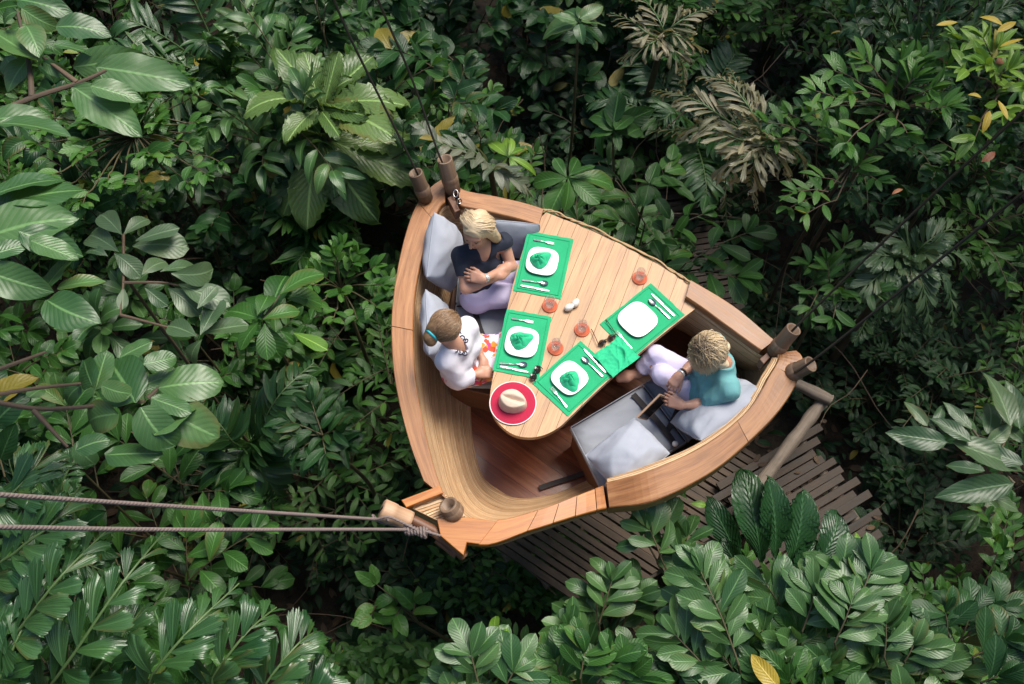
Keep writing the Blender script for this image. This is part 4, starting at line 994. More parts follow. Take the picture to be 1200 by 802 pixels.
for q in 'LR': limb(s, [J['h' + q], J['k' + q], J['a' + q]], (.098, .072, .050), .03)
for q in 'LR': s.cut(lerp(J['k' + q], J['a' + q], .8), J['a' + q] - J['k' + q], .10)
s.fold(np.random.default_rng(5), .006, 30, 5); finish(s, 'trousers', M['lavender'], root)
wr_ = lerp(J['wL'], J['eL'], .06); ax_ = nrm(J['eL'] - J['wL']); mb = MB(); lathe(mb, [(.0265, -.009), (.030, -.009), (.030, .009), (.0265, .009)], wr_, ax_, 20); nb = nrm(np.array([0, -.5, .85]) - ax_ * (np.array([0, -.5, .85]) @ ax_)); lathe(mb, [(0, .003), (.016, .003), (.017, 0), (.017, -.006)], wr_ + nb * .03, nb, 18); mb.build('wristwatch', M['watch'], root)
hc = J['head']; rr = np.random.default_rng(12)
def roots(r_):
    a = r_.uniform(-1, 1); b = r_.uniform(-1, 1.05); part = r * .015
    p = hc - f * .018 + u * .036 + nrm(u * (1.05 - .3 * abs(a)) + r * a * .95 + f * b * .8) * np.array([1, 1, 1]) * .094
    return p, nrm(r * np.sign(a) * .8 - f * .5 + u * .15)
def flow(p, d, t):
    c = p - (hc - f * .015 + u * .02); dist = np.linalg.norm(c); nn = c / dist
    g = np.array([0, 0, -1.0]) * (.35 + .5 * t) - f * .16
    d = d * .75 + g * .45 + nn * (.30 * max(0, (.102 - dist) / .02) - .1 * (dist > .13))
    return tang(d, nn, dist, c, .104)
tn = lambda p, r_: .66 + 1.1 * ((p - hc) @ u)
sd1 = r if (r @ np.array([1, 0, 0])) > 0 else -r
hair_cap(root, hc, f, u, r, M['hair_blonde'], [(hc + sd1 * .075 - f * .03, hc + sd1 * .105 - f * .045 - u * .155, .048, .036), (hc - sd1 * .07 - f * .045, hc - sd1 * .075 - f * .06 - u * .10, .04, .026), (hc - f * .09, hc - f * .105 - u * .12, .055, .04)], rr, roots, flow, 1600, .31, .0019, .07, tn)

# --- the woman in the white blouse
J = dict(hL=joint(539,413,3.82), hR=joint(538,436,3.82), sL=joint(548,384,4.19), sR=joint(523,423,4.18), neck=joint(531,401,4.26), head=joint(522,384,4.42),
         eL=joint(555,404,3.97), wL=joint(567,423,3.94), eR=joint(539,444,3.99), wR=joint(560,438,3.94), kL=joint(598,404,3.875), kR=joint(596,428,3.87), aL=joint(620,400,3.42), aR=joint(618,425,3.42))
J['tL'] = J['aL'] + [.17, 0, -.05]; J['tR'] = J['aR'] + [.17, 0, -.05]
root, (lat, up, fw), (f, u, r) = make_person(J, 'brown-haired woman in an embroidered white blouse looking down at her lap', None, None, None, np.array([.72, .42, -.52]), np.array([.45, .1, .9]),
    [('L', [.12, -.75, -.2], [.45, .1, .9], -1, dict(curl=(.4, .5, .4))), ('R', [.9, .15, -.15], [.2, -.2, .95], 1, dict(curl=(.3, .4, .4)))])
s = body_sdf(J, .0055, .12); torso(s, J, .014)
limb(s, [J['sL'], lerp(J['sL'], J['eL'], .62)], (.066, .066), .03); s.cut(lerp(J['sL'], J['eL'], .5), J['eL'] - J['sL'], .09)
limb(s, [J['sR'], J['eR'], lerp(J['eR'], J['wR'], .75)], (.070, .066, .060), .03); s.cut(lerp(J['eR'], J['wR'], .62), J['wR'] - J['eR'], .09)
s.cone((J['hL'] + J['hR']) / 2, (J['hL'] + J['hR']) / 2 + up * .1, .128, .115, .05, flat=1.2, fax=nrm(J['hL'] - J['hR'])); s.cut((J['hL'] + J['hR']) / 2 + [0, 0, -.05], [0, 0, -1], .4); s.cone(J['neck'] + up * .06, J['neck'] + fw * .08 - up * .05, .066, .02, .01, '-'); s.cut(J['neck'] + up * .012, up, .14)
s.fold(np.random.default_rng(24), .008, 30, 6); V, F = s.mesh(); mb = MB(); mb.add(V, F); bl = mb.build('blouse', M['whitecot'], root)
# embroidered scrolls on the breast, laid on the cloth
from mathutils.bvhtree import BVHTree
bv = BVHTree.FromPolygons([tuple(v) for v in V], [tuple(q) for q in F])
mb = MB()
def onto(px, py):
    d = W(px, py, 3.5) - CAM; h = bv.ray_cast(Vector(CAM), Vector(d)); return None if h[0] is None else np.array(h[0]) + np.array(h[1]) * .002
for (cx, cy, sc, ph) in ((537,391,2.6,0),(541,396,2.9,1),(546,399,2.2,2),(529,407,2.4,.5),(534,409,3,1.4),(540,412,3,2.2),(545,414,2.6,3),(543,404,1.8,.8),(538,386,1.7,2.4)):
    P = [onto(cx + sc * math.cos(t + ph) * (.3 + t / 7), cy + sc * math.sin(t + ph) * (.3 + t / 7)) for t in np.linspace(0, 6.5, 16)]
    P = [p for p in P if p is not None]
    if len(P) > 5: tube(mb, P, .0040, 5)
mb.build('embroidery', M['embroidery'], root)
s = body_sdf(J, .0055, .12); hip = (J['hL'] + J['hR']) / 2
s.cone(J['hL'], J['hR'], .108, .108, .05)
for q in 'LR': limb(s, [J['h' + q], J['k' + q], lerp(J['k' + q], J['a' + q], .5)], (.100, .084, .08), .07)
s.cone(lerp(J['hL'], J['kL'], .3), lerp(J['hR'], J['kR'], .3), .09, .09, .06); s.cone(lerp(J['kL'], J['kR'], .2), lerp(J['kL'], J['kR'], .8), .075, .075, .06)
for q in 'LR': s.cut(lerp(J['k' + q], J['a' + q], .45), J['a' + q] - J['k' + q], .14)
s.fold(np.random.default_rng(25), .008, 26, 5); finish(s, 'skirt', M['floral'], root)
hc = J['head']; rr = np.random.default_rng(13); bun = hc - f * .098 - u * .035 + np.array([.0, -.03, -.01])
def roots(r_):
    a, b = r_.uniform(-1, 1), r_.uniform(-.9, .95); p = hc - f * .018 + u * .036 + nrm(u * (1 - .4 * abs(a)) + r * a + f * b) * .093; return p, bun - p
def flow(p, d, t):
    c = p - (hc - f * .015 + u * .03); dist = np.linalg.norm(c); nn = c / dist; d = d * .5 + nrm(bun - p) * .6 + nn * (.35 * max(0, (.100 - dist) / .02)); return tang(d, nn, dist, c, .102)
tn = lambda p, r_: .45
hair_cap(root, hc, f, u, r, M['hair_brown'], [(hc - f * .085 - u * .01, bun, .05, .035), (bun, bun - u * .01 + np.array([.01, -.015, -.01]), .036, .030)], rr, roots, flow, 1100, .17, .0019, .05, tn)
mb = MB(); axb = nrm(bun - (hc - f * .05)); th = np.linspace(0, 2 * math.pi, 21); a_ = nrm(np.cross(axb, [0, 0, 1])); b_ = np.cross(axb, a_); ct = lerp(bun, hc - f * .085, .35); tube(mb, [ct + (a_ * math.cos(t) + b_ * math.sin(t)) * .043 for t in th], .010, 8); mb.build('hair_tie', M['tie'], root)

# --- the woman in the teal shirt
J = dict(hR=joint(818,446,3.82), hL=joint(832,474,3.82), sR=joint(836,402,4.17), sL=joint(854,456,4.14), neck=joint(849,425,4.225), head=joint(830,413,4.36),
         eR=joint(812,428,3.98), wR=joint(796,440,4.02), eL=joint(822,474,3.97), wL=joint(799,475,4.00), kR=joint(768,416,3.90), kL=joint(776,440,3.92), aR=joint(748,437,3.76), aL=joint(762,425,3.62), fsign=-1)
J['fsign'] = 1
J['tR'] = J['aR'] + [-.13, -.03, -.03]; J['tL'] = J['aL'] + [-.06, .05, -.04]
root, (lat, up, fw), (f, u, r) = make_person(J, 'woman with streaked blond hair in a teal shirt holding a tablet', None, None, None, np.array([-.66, -.30, -.68]), np.array([-.6, -.1, .75]),
    [('R', [-.55, -.75, -.05], [.1, .3, .95], 1, dict(curl=(.5, .6, .4))), ('L', [-.85, .28, .1], [.0, -.45, .9], -1, dict(curl=(.45, .55, .4)))])
print('fw3', fw)
s = body_sdf(J, .0055, .12); torso(s, J, .014)
for q, k in (('L', 1.0), ('R', .7)):
    limb(s, [J['s' + q], J['e' + q], lerp(J['e' + q], J['w' + q], .25)] if k == 1.0 else [J['s' + q], lerp(J['s' + q], J['e' + q], .8)], (.070, .062, .056), .03); p_ = lerp(J['e' + q], J['w' + q], .14) if k == 1.0 else lerp(J['s' + q], J['e' + q], .72); s.cut(p_, (J['w' + q] - J['e' + q]) if k == 1.0 else (J['e' + q] - J['s' + q]), .085)
hip = (J['hL'] + J['hR']) / 2; s.cone(hip, hip + fw * .05, .13, .13, .05)
s.cut(hip + [0, 0, -.05], [0, 0, -1], .4); s.cone(J['neck'] + up * .06, J['neck'] + fw * .08 - up * .05, .062, .02, .01, '-'); s.cut(J['neck'] + up * .016, up, .14)
s.fold(np.random.default_rng(34), .009, 30, 6); finish(s, 'shirt', M['teal'], root)
s = body_sdf(J, .0055, .12)
s.cone(J['hL'], J['hR'], .116, .116, .04)
for q in 'LR': limb(s, [J['h' + q], J['k' + q], J['a' + q]], (.092, .068, .050), .012)
for q in 'LR': s.cut(lerp(J['k' + q], J['a' + q], .82), J['a' + q] - J['k' + q], .09)
s.fold(np.random.default_rng(35), .006, 36, 5); finish(s, 'trousers', M['paletrouser'], root)
for k, mt, nm in ((.10, M['watch'], 'wristwatch'), (.24, M['webbing'], 'bracelet')):
    wr_ = lerp(J['wR'], J['eR'], k); ax_ = nrm(J['eR'] - J['wR']); mb = MB(); lathe(mb, [(.0265, -.007), (.031, -.007), (.031, .007), (.0265, .007)], wr_, ax_, 20); mb.build(nm, mt, root)
hc = J['head']; rr = np.random.default_rng(14)
def roots(r_):
    a, b = r_.uniform(-1, 1), r_.uniform(-1, .9); p = hc - f * .018 + u * .036 + nrm(u * (1.1 - .5 * abs(a)) + r * a + f * b * .9) * .094; return p, nrm((p - hc - u * .06) + r_.normal(size=3) * .03)
def flow(p, d, t):
    c = p - (hc - f * .015 + u * .02); dist = np.linalg.norm(c); nn = c / dist; d = d * .75 + np.array([0, 0, -1.0]) * (.15 + .4 * t) - u * .12 + nn * (.35 * max(0, (.104 - dist) / .02) - .2 * (dist > .14)); return tang(d, nn, dist, c, .108)
top = hc - f * .018 + u * .13
tn = lambda p, r_: .06 + 6.5 * max(0, np.linalg.norm(p - top) - .028)
hair_cap(root, hc, f, u, r, M['hair_roots'], [(hc - f * .06 - u * .01, hc - f * .08 - u * .06, .058, .040), (hc + r * .07 - f * .02, hc + r * .085 - u * .085 - f * .02, .045, .03), (hc - r * .07 - f * .02, hc - r * .085 - u * .085 - f * .02, .045, .03)], rr, roots, flow, 2300, .23, .0016, .09, tn)
# tablet in her hands
A, B = W(776, 463, 4.04), W(749, 490, 3.93); d = nrm(B - A); hl = np.linalg.norm(B - A) / 2; sx = nrm(np.cross(d, [.45, .55, .7])); sx = nrm(np.array([.25, .30, .92]) - d * (np.array([.25, .30, .92]) @ d)); n3 = np.cross(d, sx); ctr = (A + B) / 2 - sx * .045
tab = tag(empty('tablet', ctr), 'tablet in a brown case held over the seat cushion by the woman in teal', 'tablet')
mb = MB(); obox(mb, ctr, d, sx, n3, hl, .085, .006); mb.build('case', M['peg'], tab, smooth=False)
mb = MB(); obox(mb, ctr + n3 * .0065, d, sx, n3, hl - .012, .073, .001); obox(mb, ctr - n3 * .0065, d, sx, n3, hl - .012, .073, .001); mb.build('screen', M['lens'], tab, smooth=False)
# ------------------------------------------------------------------ vegetation
G_ = dict(
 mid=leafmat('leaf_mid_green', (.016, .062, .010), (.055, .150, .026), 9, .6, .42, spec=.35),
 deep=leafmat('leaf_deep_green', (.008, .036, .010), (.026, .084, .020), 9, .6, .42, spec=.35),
 shade=leafmat('leaf_painted_shade', (.006, .026, .008), (.018, .060, .015), 9, .6, .45, spec=.3),  # deep green darkened again: shade of the low gaps put into the colour
 broad=leafmat('leaf_broad', (.026, .082, .022), (.085, .175, .050), 10, .6, .38, vein=.55, yel=0, relief=.26),
 olive=leafmat('leaf_olive', (.050, .105, .022), (.125, .205, .050), 13, .7, .38, vein=.8, oldamt=.2, relief=.7, yel=0),
 rib=leafmat('leaf_ribbed', (.012, .048, .014), (.032, .105, .030), 13, .7, .36, vein=.35, relief=.9, yel=0),
 grey=leafmat('leaf_grey_green', (.034, .080, .030), (.100, .160, .070), 10, .6, .38, vein=.5, yel=0, relief=.26),
 small=leafmat('leaf_small', (.020, .078, .012), (.085, .205, .034), 6, .5, .42, vein=.25, spec=.35),
 fresh=leafmat('leaf_fresh', (.075, .180, .016), (.190, .320, .040), 9, .6, .40, vein=.6),
 yellow=leafmat('leaf_yellow', (.34, .24, .02), (.48, .36, .04), 9, .6, .45, vein=.3, old=(.20, .08, .02), oldamt=.24),
 red=leafmat('leaf_red', (.24, .07, .025), (.34, .12, .04), 7, .6, .45, vein=.3),
 palm=leafmat('leaf_palm', (.014, .060, .014), (.055, .135, .036), 11, .3, .33, vein=.30, parallel=True, spec=.7, yel=0),
 tan=leafmat('leaf_tan_palm', (.10, .115, .055), (.36, .32, .205), 11, .3, .40, vein=.4, parallel=True, oldamt=.2, old=(.17, .11, .05)),
 greyfrond=leafmat('leaf_silver', (.070, .100, .060), (.19, .20, .14), 9, .5, .40, vein=.4),
 litter=leafmat('leaf_litter', (.05, .028, .014), (.13, .075, .035), 7, .6, .7, vein=.3, trans=.05))
M['stem'] = wood('green_brown_stem', (.035, .03, .015), (.075, .062, .028), (.12, .09, .045), .6)
M['bark'] = wood('brown_branch', (.035, .024, .014), (.08, .052, .03), (.14, .092, .055), .7, dirt=.3)
M['rachis'] = plain('green_rachis', (.075, .13, .04), .45)

def profile(kind, t):
    if kind == 'wedge': return np.clip(t ** .8 * 1.08, .03, None) * np.where(t > .8, 1 - .15 * (t - .8) / .2, 1)
    a, b = dict(ovate=(.62, .85), lance=(.75, .85), obovate=(1.15, .62), round=(.5, .55), strap=(.35, .55), ellip=(.8, .8))[kind]
    q = np.clip(t, 0, 1) ** a * np.clip(1 - t, 0, 1) ** b; m = (a / (a + b)) ** a * (b / (a + b)) ** b
    return np.maximum(q / m, .035 * (t < .5))
def leaf_t(kind, ratio, nu=9, nv=4, droop=.6, fold=.25, rip=.02, nrip=9, wavy=.0, seed=0, curl=0.0):
    """one leaf of length 1 along +x, face up +z: (verts, quads, uv)"""
    r = np.random.default_rng(seed); t = np.linspace(0, 1, nu + 1); v = np.linspace(-1, 1, nv + 1)
    ang = -droop * t ** 1.2; dx = np.cos(ang) / nu; dz = np.sin(ang) / nu
    x = np.concatenate([[0], np.cumsum(dx[:-1])]); z = np.concatenate([[0], np.cumsum(dz[:-1])])
    w = profile(kind, t) * ratio * .5
    T, V = np.meshgrid(t, v, indexing='ij'); Y = V * w[:, None]; X = np.repeat(x[:, None], nv + 1, 1); Z = np.repeat(z[:, None], nv + 1, 1)
    lo = r.uniform(-.06, .06); Y = Y + lo * np.sin(T * 3.0)
    Z = Z + fold * np.abs(Y) + rip * np.sin((T * nrip - np.abs(V) * nrip * .3) * 2 * math.pi) * np.abs(V) - curl * V * V * w[:, None]
    Z = Z + wavy * np.sin(T * 7 + r.uniform(0, 6) + V * 2) * np.abs(V) ** 2
    if kind == 'wedge':
        jag = r.uniform(-.16, .06, nv + 1) - .14 * np.abs(v) ** 1.5; X = X + np.where(T > .75, (T - .75) / .25, 0) * jag[None, :]
        Z = Z + .012 * np.sin(V * 14) * T
    I, Jj = np.meshgrid(np.arange(nu), np.arange(nv), indexing='ij'); b = (I * (nv + 1) + Jj).ravel()
    return np.stack([X, Y, Z], -1).reshape(-1, 3), np.stack([b, b + nv + 1, b + nv + 2, b + 1], 1), np.stack([(V + 1) / 2, T], -1).reshape(-1, 2)
def variants(kind, ratio, n=5, **kw):
    base = dict(kw); out = []
    for i in range(n):
        k = dict(base); k['droop'] = base.get('droop', .6) * (.3 + .35 * i); k['fold'] = base.get('fold', .25) * (.6 + .2 * ((i * 3) % 5)); out.append(leaf_t(kind, ratio * (.88 + .06 * ((i * 2) % 5)), seed=i * 7 + 1, **k))
    return out
LT = dict(
 ovate=variants('ovate', .52, nu=12, nv=6, droop=.7, fold=.22, rip=.012, nrip=9, wavy=.02), lance=variants('lance', .34, nu=12, nv=4, droop=.7, fold=.3, rip=.008, wavy=.015),
 obovate=variants('obovate', .44, nu=11, nv=4, droop=.7, fold=.22, rip=.010, nrip=9, wavy=.012), round=variants('round', .72, nu=12, nv=6, droop=.6, fold=.16, rip=.012, nrip=9, wavy=.03, curl=.15),
 big=variants('obovate', .38, nu=26, nv=6, droop=.65, fold=.22, rip=.034, nrip=15, wavy=.06), small=variants('ellip', .42, nu=6, nv=2, droop=.5, fold=.25, rip=0), smalll=variants('ellip', .30, nu=6, nv=2, droop=.5, fold=.25, rip=0),
 wedge=variants('wedge', .48, nu=10, nv=12, droop=.55, fold=.28, rip=0), strap=variants('strap', .11, nu=9, nv=2, droop=1.0, fold=.4, rip=0), narrow=variants('lance', .20, nu=9, nv=2, droop=.8, fold=.35, rip=0), flatov=variants('ovate', .55, n=5, nu=14, nv=6, droop=.35, fold=.16, rip=.010, nrip=11, wavy=.03))
UPV = np.array([0, 0, 1.0])
def put(mb, kind, o, d, n, L, r, tint=None, wid=1.0):
    v, f, u = LT[kind][r.integers(5)]
    d = nrm(d); n = np.asarray(n, float); s = np.cross(n, d); ls = np.linalg.norm(s)
    if ls < 1e-4: s = np.cross([.3, .7, .1], d); ls = np.linalg.norm(s)
    s /= ls; n = np.cross(d, s)
    mb.add(np.asarray(o) + L * (v[:, :1] * d + v[:, 1:2] * s * wid + v[:, 2:] * n), f, u, r.random() if tint is None else tint)
def leaf_px(mb, kind, z, a, b, r, zt=None, wid=1.0, tint=None, roll=.25):
    A, B = W(*a, z), W(*b, z if zt is None else zt); d = B - A; L = np.linalg.norm(d) * 1.05
    d = nrm(nrm(d) + UPV * r.uniform(.0, .25)); put(mb, kind, A, d, UPV + r.normal(size=3) * roll - d * .0, L, r, tint, wid)
def rnd_dir(r, el):
    a = r.uniform(0, 2 * math.pi); return np.array([math.cos(a) * math.cos(el), math.sin(a) * math.cos(el), math.sin(el)])
def spray(mb, sb, p0, p1, n, L, kind, r, sag=.08, tipn=3, ang=.95, start=.25, srad=.006, roll=.35, taper=.35, alt=True, tints=None):
    """a twig from p0 to p1 with alternate leaves and a tuft at the tip"""
    P = spline([p0, lerp(p0, p1, .5) + [0, 0, np.linalg.norm(np.asarray(p1) - p0) * sag], p1], 10); tube(sb, P, np.linspace(srad, srad * .45, 10), 5, r.random(), cap=False)
    for i in range(n):
        t = start + (1 - start) * (i + r.uniform(-.2, .2)) / max(1, n - 1); t = min(max(t, 0), 1); k = t * 9; j = min(int(k), 8); o = lerp(P[j], P[j + 1], k - j); ax = nrm(P[j + 1] - P[j])
        s = np.cross(UPV, ax); s = nrm(s) if np.linalg.norm(s) > .05 else nrm(np.cross([1, .2, 0], ax)); sg = 1 if i % 2 else -1
        d = ax * math.cos(ang) + s * sg * math.sin(ang) * r.uniform(.7, 1.2) + UPV * r.uniform(-.05, .35)
        put(mb, kind, o, d, UPV * 1.0 + r.normal(size=3) * roll - ax * .1, L * (1 - taper * abs(t - .55)) * r.uniform(.78, 1.12), r, None if tints is None else tints(r))
    ax = nrm(P[-1] - P[-2])
    for i in range(tipn):
        s = nrm(np.cross(ax, r.normal(size=3))); put(mb, kind, P[-1], ax + s * r.uniform(.3, .9) + UPV * .2, UPV + r.normal(size=3) * roll, L * r.uniform(.5, .95), r, None if tints is None else tints(r))
def plant_root(name, base, label, cat, group=None): return tag(empty(name, base), label, cat, group)
def stemto(sb, base, tip, r, rad=.012, bend=.15):
    base = np.asarray(base, float); tip = np.asarray(tip, float); m = lerp(base, tip, .5) + r.normal(size=3) * [bend, bend, 0]; P = spline([base, m, tip], 12); tube(sb, P, np.linspace(rad * 1.5, rad * .7, 12), 6, r.random(), cap=False)
def finish_plant(root, mb, sb, mat, smat='stem', name='foliage'):
    if mb.n: mb.build(name, G_[mat] if isinstance(mat, str) else mat, root)
    if sb is not None and sb.n: sb.build('stem', M[smat], root)
    return root
def ground_at(p, dx=0, dy=0): return np.array([p[0] + dx, p[1] + dy, gz(p[0] + dx, p[1] + dy) - .03])

# --- prototypes of the repeated undergrowth
def shrub(name, seed, H, Rr, ns, nb, nl, L, kind, mat, tipn=3, el=(.1, .9), spread=.7, srad=.006):
    r = np.random.default_rng(seed); root = plant_root(name, (0, 0, 0), None, None); mb, sb = MB(), MB()
    for i in range(ns):
        a = 2 * math.pi * (i + r.uniform(-.3, .3)) / ns; rt = Rr * r.uniform(.15, spread); top = np.array([math.cos(a) * rt, math.sin(a) * rt, H * r.uniform(.72, 1.0)])
        P = spline([[r.normal() * .05, r.normal() * .05, -.05], top * [.35, .35, .5], top], 12); tube(sb, P, np.linspace(.016, .006, 12), 6, r.random(), cap=False)
        for b in range(nb):
            t = r.uniform(.45, 1.0) if b else 1.0; k = t * 11; j = min(int(k), 10); o = lerp(P[j], P[j + 1], k - j)
            d = rnd_dir(r, r.uniform(*el)) + np.array([math.cos(a), math.sin(a), 0]) * .5; d = nrm(d); spray(mb, sb, o, o + d * Rr * r.uniform(.35, .75), nl, L, kind, r, tipn=tipn, srad=srad)
    return finish_plant(root, mb, sb, mat)
def rosette(name, seed, H, n, L, kind, mat, el=(-.2, 1.1), tiers=2, wid=1.0):
    r = np.random.default_rng(seed); root = plant_root(name, (0, 0, 0), None, None); mb, sb = MB(), MB(); stemto(sb, [0, 0, -.05], [0, 0, H], r, .018, .08)
    for i in range(n):
        a = i * 2.39996 + r.uniform(-.2, .2); f = i / n; e = el[0] + (el[1] - el[0]) * f; d = np.array([math.cos(a) * math.cos(e), math.sin(a) * math.cos(e), math.sin(e)])
        put(mb, kind, [0, 0, H - .35 * L * (1 - f) * tiers * .5], d, UPV * .9 - d * d[2] + r.normal(size=3) * .12, L * r.uniform(.75, 1.1) * (1 - .45 * f * f), r, None, wid)
    return finish_plant(root, mb, sb, mat)
def frond(parent, P, n, L, kind, mat, r, ang=.85, wid=1.0, t0=.12, sag=.25, rrad=.010, vee=.25, end=.55, tints=None, name='frond', lmul=lambda t: 1):
    mb, sb = MB(), MB(); m = len(P); tube(sb, P, np.linspace(rrad, rrad * .35, m), 6, .5, cap=False)
    for i in range(n):
        t = t0 + (1 - t0) * i / (n - 1); k = t * (m - 1); j = min(int(k), m - 2); o = lerp(P[j], P[j + 1], k - j); ax = nrm(P[j + 1] - P[j]); s = np.cross(UPV, ax); s = nrm(s) if np.linalg.norm(s) > .05 else np.array([1.0, 0, 0]); nn = np.cross(ax, s)
        sc = (math.sin(math.pi * min(1, (t * .82 + .18))) ** .5) * (1 - (1 - end) * t) * lmul(t)
        for sg in (-1, 1):
            an = ang * (1 - .35 * t) * r.uniform(.85, 1.15); d = ax * math.cos(an) + s * sg * math.sin(an) + nn * (vee + r.uniform(-.12, .12)) - UPV * sag * r.uniform(.3, 1)
            put(mb, kind, o + ax * (.5 * sg) * .02, d, nn + s * sg * -.25 + r.normal(size=3) * .22, L * sc * r.uniform(.85, 1.1), r, None if tints is None else tints(r), wid)
    fo = mb.build(name, G_[mat], parent); ra = sb.build('rachis', M['rachis'], None); ra.data.transform(Matrix.Translation(-Vector(parent.location))); ra.parent = fo
    return fo
def palm(name, seed, H, nf, Lf, n, Ll, kind, mat, wid=1.0, ang=.85, el=(.2, 1.1), sag=.3):
    r = np.random.default_rng(seed); root = plant_root(name, (0, 0, 0), None, None); sb = MB(); stemto(sb, [0, 0, -.05], [0, 0, H], r, .035, .05); sb.build('trunk', M['bark'], root)
    for i in range(nf):
        a = 2 * math.pi * i / nf + r.uniform(-.3, .3); e = r.uniform(*el); d = np.array([math.cos(a) * math.cos(e), math.sin(a) * math.cos(e), math.sin(e)]); o = np.array([0, 0, H])
        P = spline([o, o + d * Lf * .5, o + d * Lf * .85 - [0, 0, .10 * Lf], o + d * Lf * 1.05 - [0, 0, .28 * Lf]], 14); frond(root, P, n, Ll, kind, mat, r, ang, wid, sag=sag)
    return root
PROTO = {
 'small_a': (shrub('leafy_shrub', 101, 2.0, .85, 6, 6, 9, .15, 'small', 'small'), 1.0), 'small_b': (shrub('leafy_shrub', 102, 2.2, .9, 6, 5, 8, .19, 'ovate', 'mid'), 1.0),
 'small_c': (shrub('leafy_shrub', 103, 1.9, .85, 5, 6, 8, .17, 'smalll', 'small'), 1.0), 'mid_a': (shrub('broadleaf_shrub', 104, 2.2, .85, 5, 4, 6, .27, 'obovate', 'mid'), 1.0),
 'mid_b': (shrub('broadleaf_shrub', 105, 2.3, .9, 5, 4, 6, .30, 'ovate', 'deep'), 1.0), 'mid_c': (shrub('broadleaf_shrub', 106, 2.1, .85, 5, 4, 6, .26, 'lance', 'broad'), 1.0),
 'small_d': (shrub('leafy_shrub', 114, 2.1, .85, 7, 6, 9, .15, 'smalll', 'deep'), 1.0), 'mid_d': (shrub('leafy_shrub', 115, 2.1, .85, 6, 5, 7, .19, 'lance', 'deep'), 1.0),
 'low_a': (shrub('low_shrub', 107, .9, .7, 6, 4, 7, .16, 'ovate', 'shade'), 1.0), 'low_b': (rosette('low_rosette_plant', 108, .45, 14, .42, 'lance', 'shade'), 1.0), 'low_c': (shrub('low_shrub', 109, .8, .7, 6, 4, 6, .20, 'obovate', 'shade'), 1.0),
 'ros_a': (rosette('rosette_plant', 110, 1.5, 18, .48, 'big', 'mid'), 1.0), 'ros_b': (rosette('rosette_plant', 111, 1.6, 16, .40, 'obovate', 'broad'), 1.0),
 'fish': (palm('fishtail_palm', 112, 1.5, 8, 1.0, 13, .23, 'wedge', 'palm'), 1.0), 'feather': (palm('feather_palm', 113, 1.2, 8, 1.2, 22, .42, 'narrow', 'palm', ang=1.05), 1.0)}
GLAB = {'leafy_shrub': ('small-leaved green shrub of the dense forest undergrowth', 'small-leaved shrubs of the undergrowth', 'shrub'), 'broadleaf_shrub': ('broad-leaved dark green shrub filling the forest undergrowth', 'broad-leaved shrubs of the undergrowth', 'shrub'),
 'low_shrub': ('low shaded shrub down near the forest floor', 'low shrubs near the forest floor', 'shrub'), 'low_rosette_plant': ('low rosette of long leaves in the shade near the forest floor', 'low rosettes near the forest floor', 'plant'),
 'rosette_plant': ('single-stemmed rosette of big leaves among the undergrowth shrubs', 'big-leaved rosettes of the undergrowth', 'plant'), 'fishtail_palm': ('young fishtail palm half hidden among the undergrowth', 'young fishtail palms of the undergrowth', 'palm'), 'feather_palm': ('young feather palm with narrow leaflets among the undergrowth', 'young feather palms of the undergrowth', 'palm')}
PROTO_H = dict(small_a=2.0, small_b=2.2, small_c=1.9, small_d=2.1, mid_d=2.1, mid_a=2.2, mid_b=2.3, mid_c=2.1, low_a=.9, low_b=.7, low_c=.8, ros_a=1.75, ros_b=1.8, fish=2.1, feather=2.0)
KEEP = [((1065, 345), 75), ((300, 500), 65), ((368, 275), 45), ((470, 720), 55), ((695, 235), 60), ((850, 190), 70), ((1100, 545), 80), ((560, 180), 45), ((375, 520), 45), ((310, 360), 55)]
used = set()
BOATPX = np.array([o for o, n_, f in RIM] + []) .astype(float)
def seg_d(p, poly):
    a = poly; b = np.roll(poly, -1, 0); ab = b - a; t = np.clip(((p - a) * ab).sum(1) / (ab * ab).sum(1), 0, 1); return np.linalg.norm(p - a - t[:, None] * ab, axis=1).min()
def inside(p, poly):
    x, y = p; c = False; j = len(poly) - 1
    for i in range(len(poly)):
        if (poly[i][1] > y) != (poly[j][1] > y) and x < (poly[j][0] - poly[i][0]) * (y - poly[i][1]) / (poly[j][1] - poly[i][1]) + poly[i][0]: c = not c
        j = i
    return c
def clear_of(p, poly): d = seg_d(p, poly); return -d if inside(p, poly) else d
DECKPX = np.array([(600, 640), (700, 600), (940, 450), (970, 470), (1030, 590), (1020, 620), (900, 650), (800, 672), (705, 668)], float)
PATHPX = np.array([(805, 205), (850, 215), (880, 300), (880, 380), (800, 330), (800, 260)], float)
GAPS = [((400, 655), 75), ((262, 585), 45), ((985, 520), 60), ((235, 220), 42), ((245, 40), 35), ((1000, 620), 45), ((560, 690), 70), ((310, 690), 45), ((430, 260), 25), ((960, 300), 40), ((60, 400), 40), ((1080, 640), 60), ((900, 90), 45), ((660, 690), 60), ((480, 710), 60), ((1150, 640), 40), ((600, 60), 30), ((420, 420), 25), ((700, 180), 30)]
def place_proto(key, p, rz, sc, sz):
    src = PROTO[key][0]; o = src if key not in used else copy_tree(src); used.add(key)
    o.location = p; o.rotation_euler = (0, 0, rz); o.scale = (sc, sc, sz); l, g, c = GLAB[src.name.split('.')[0]]; tag(o, l, c, g); return o
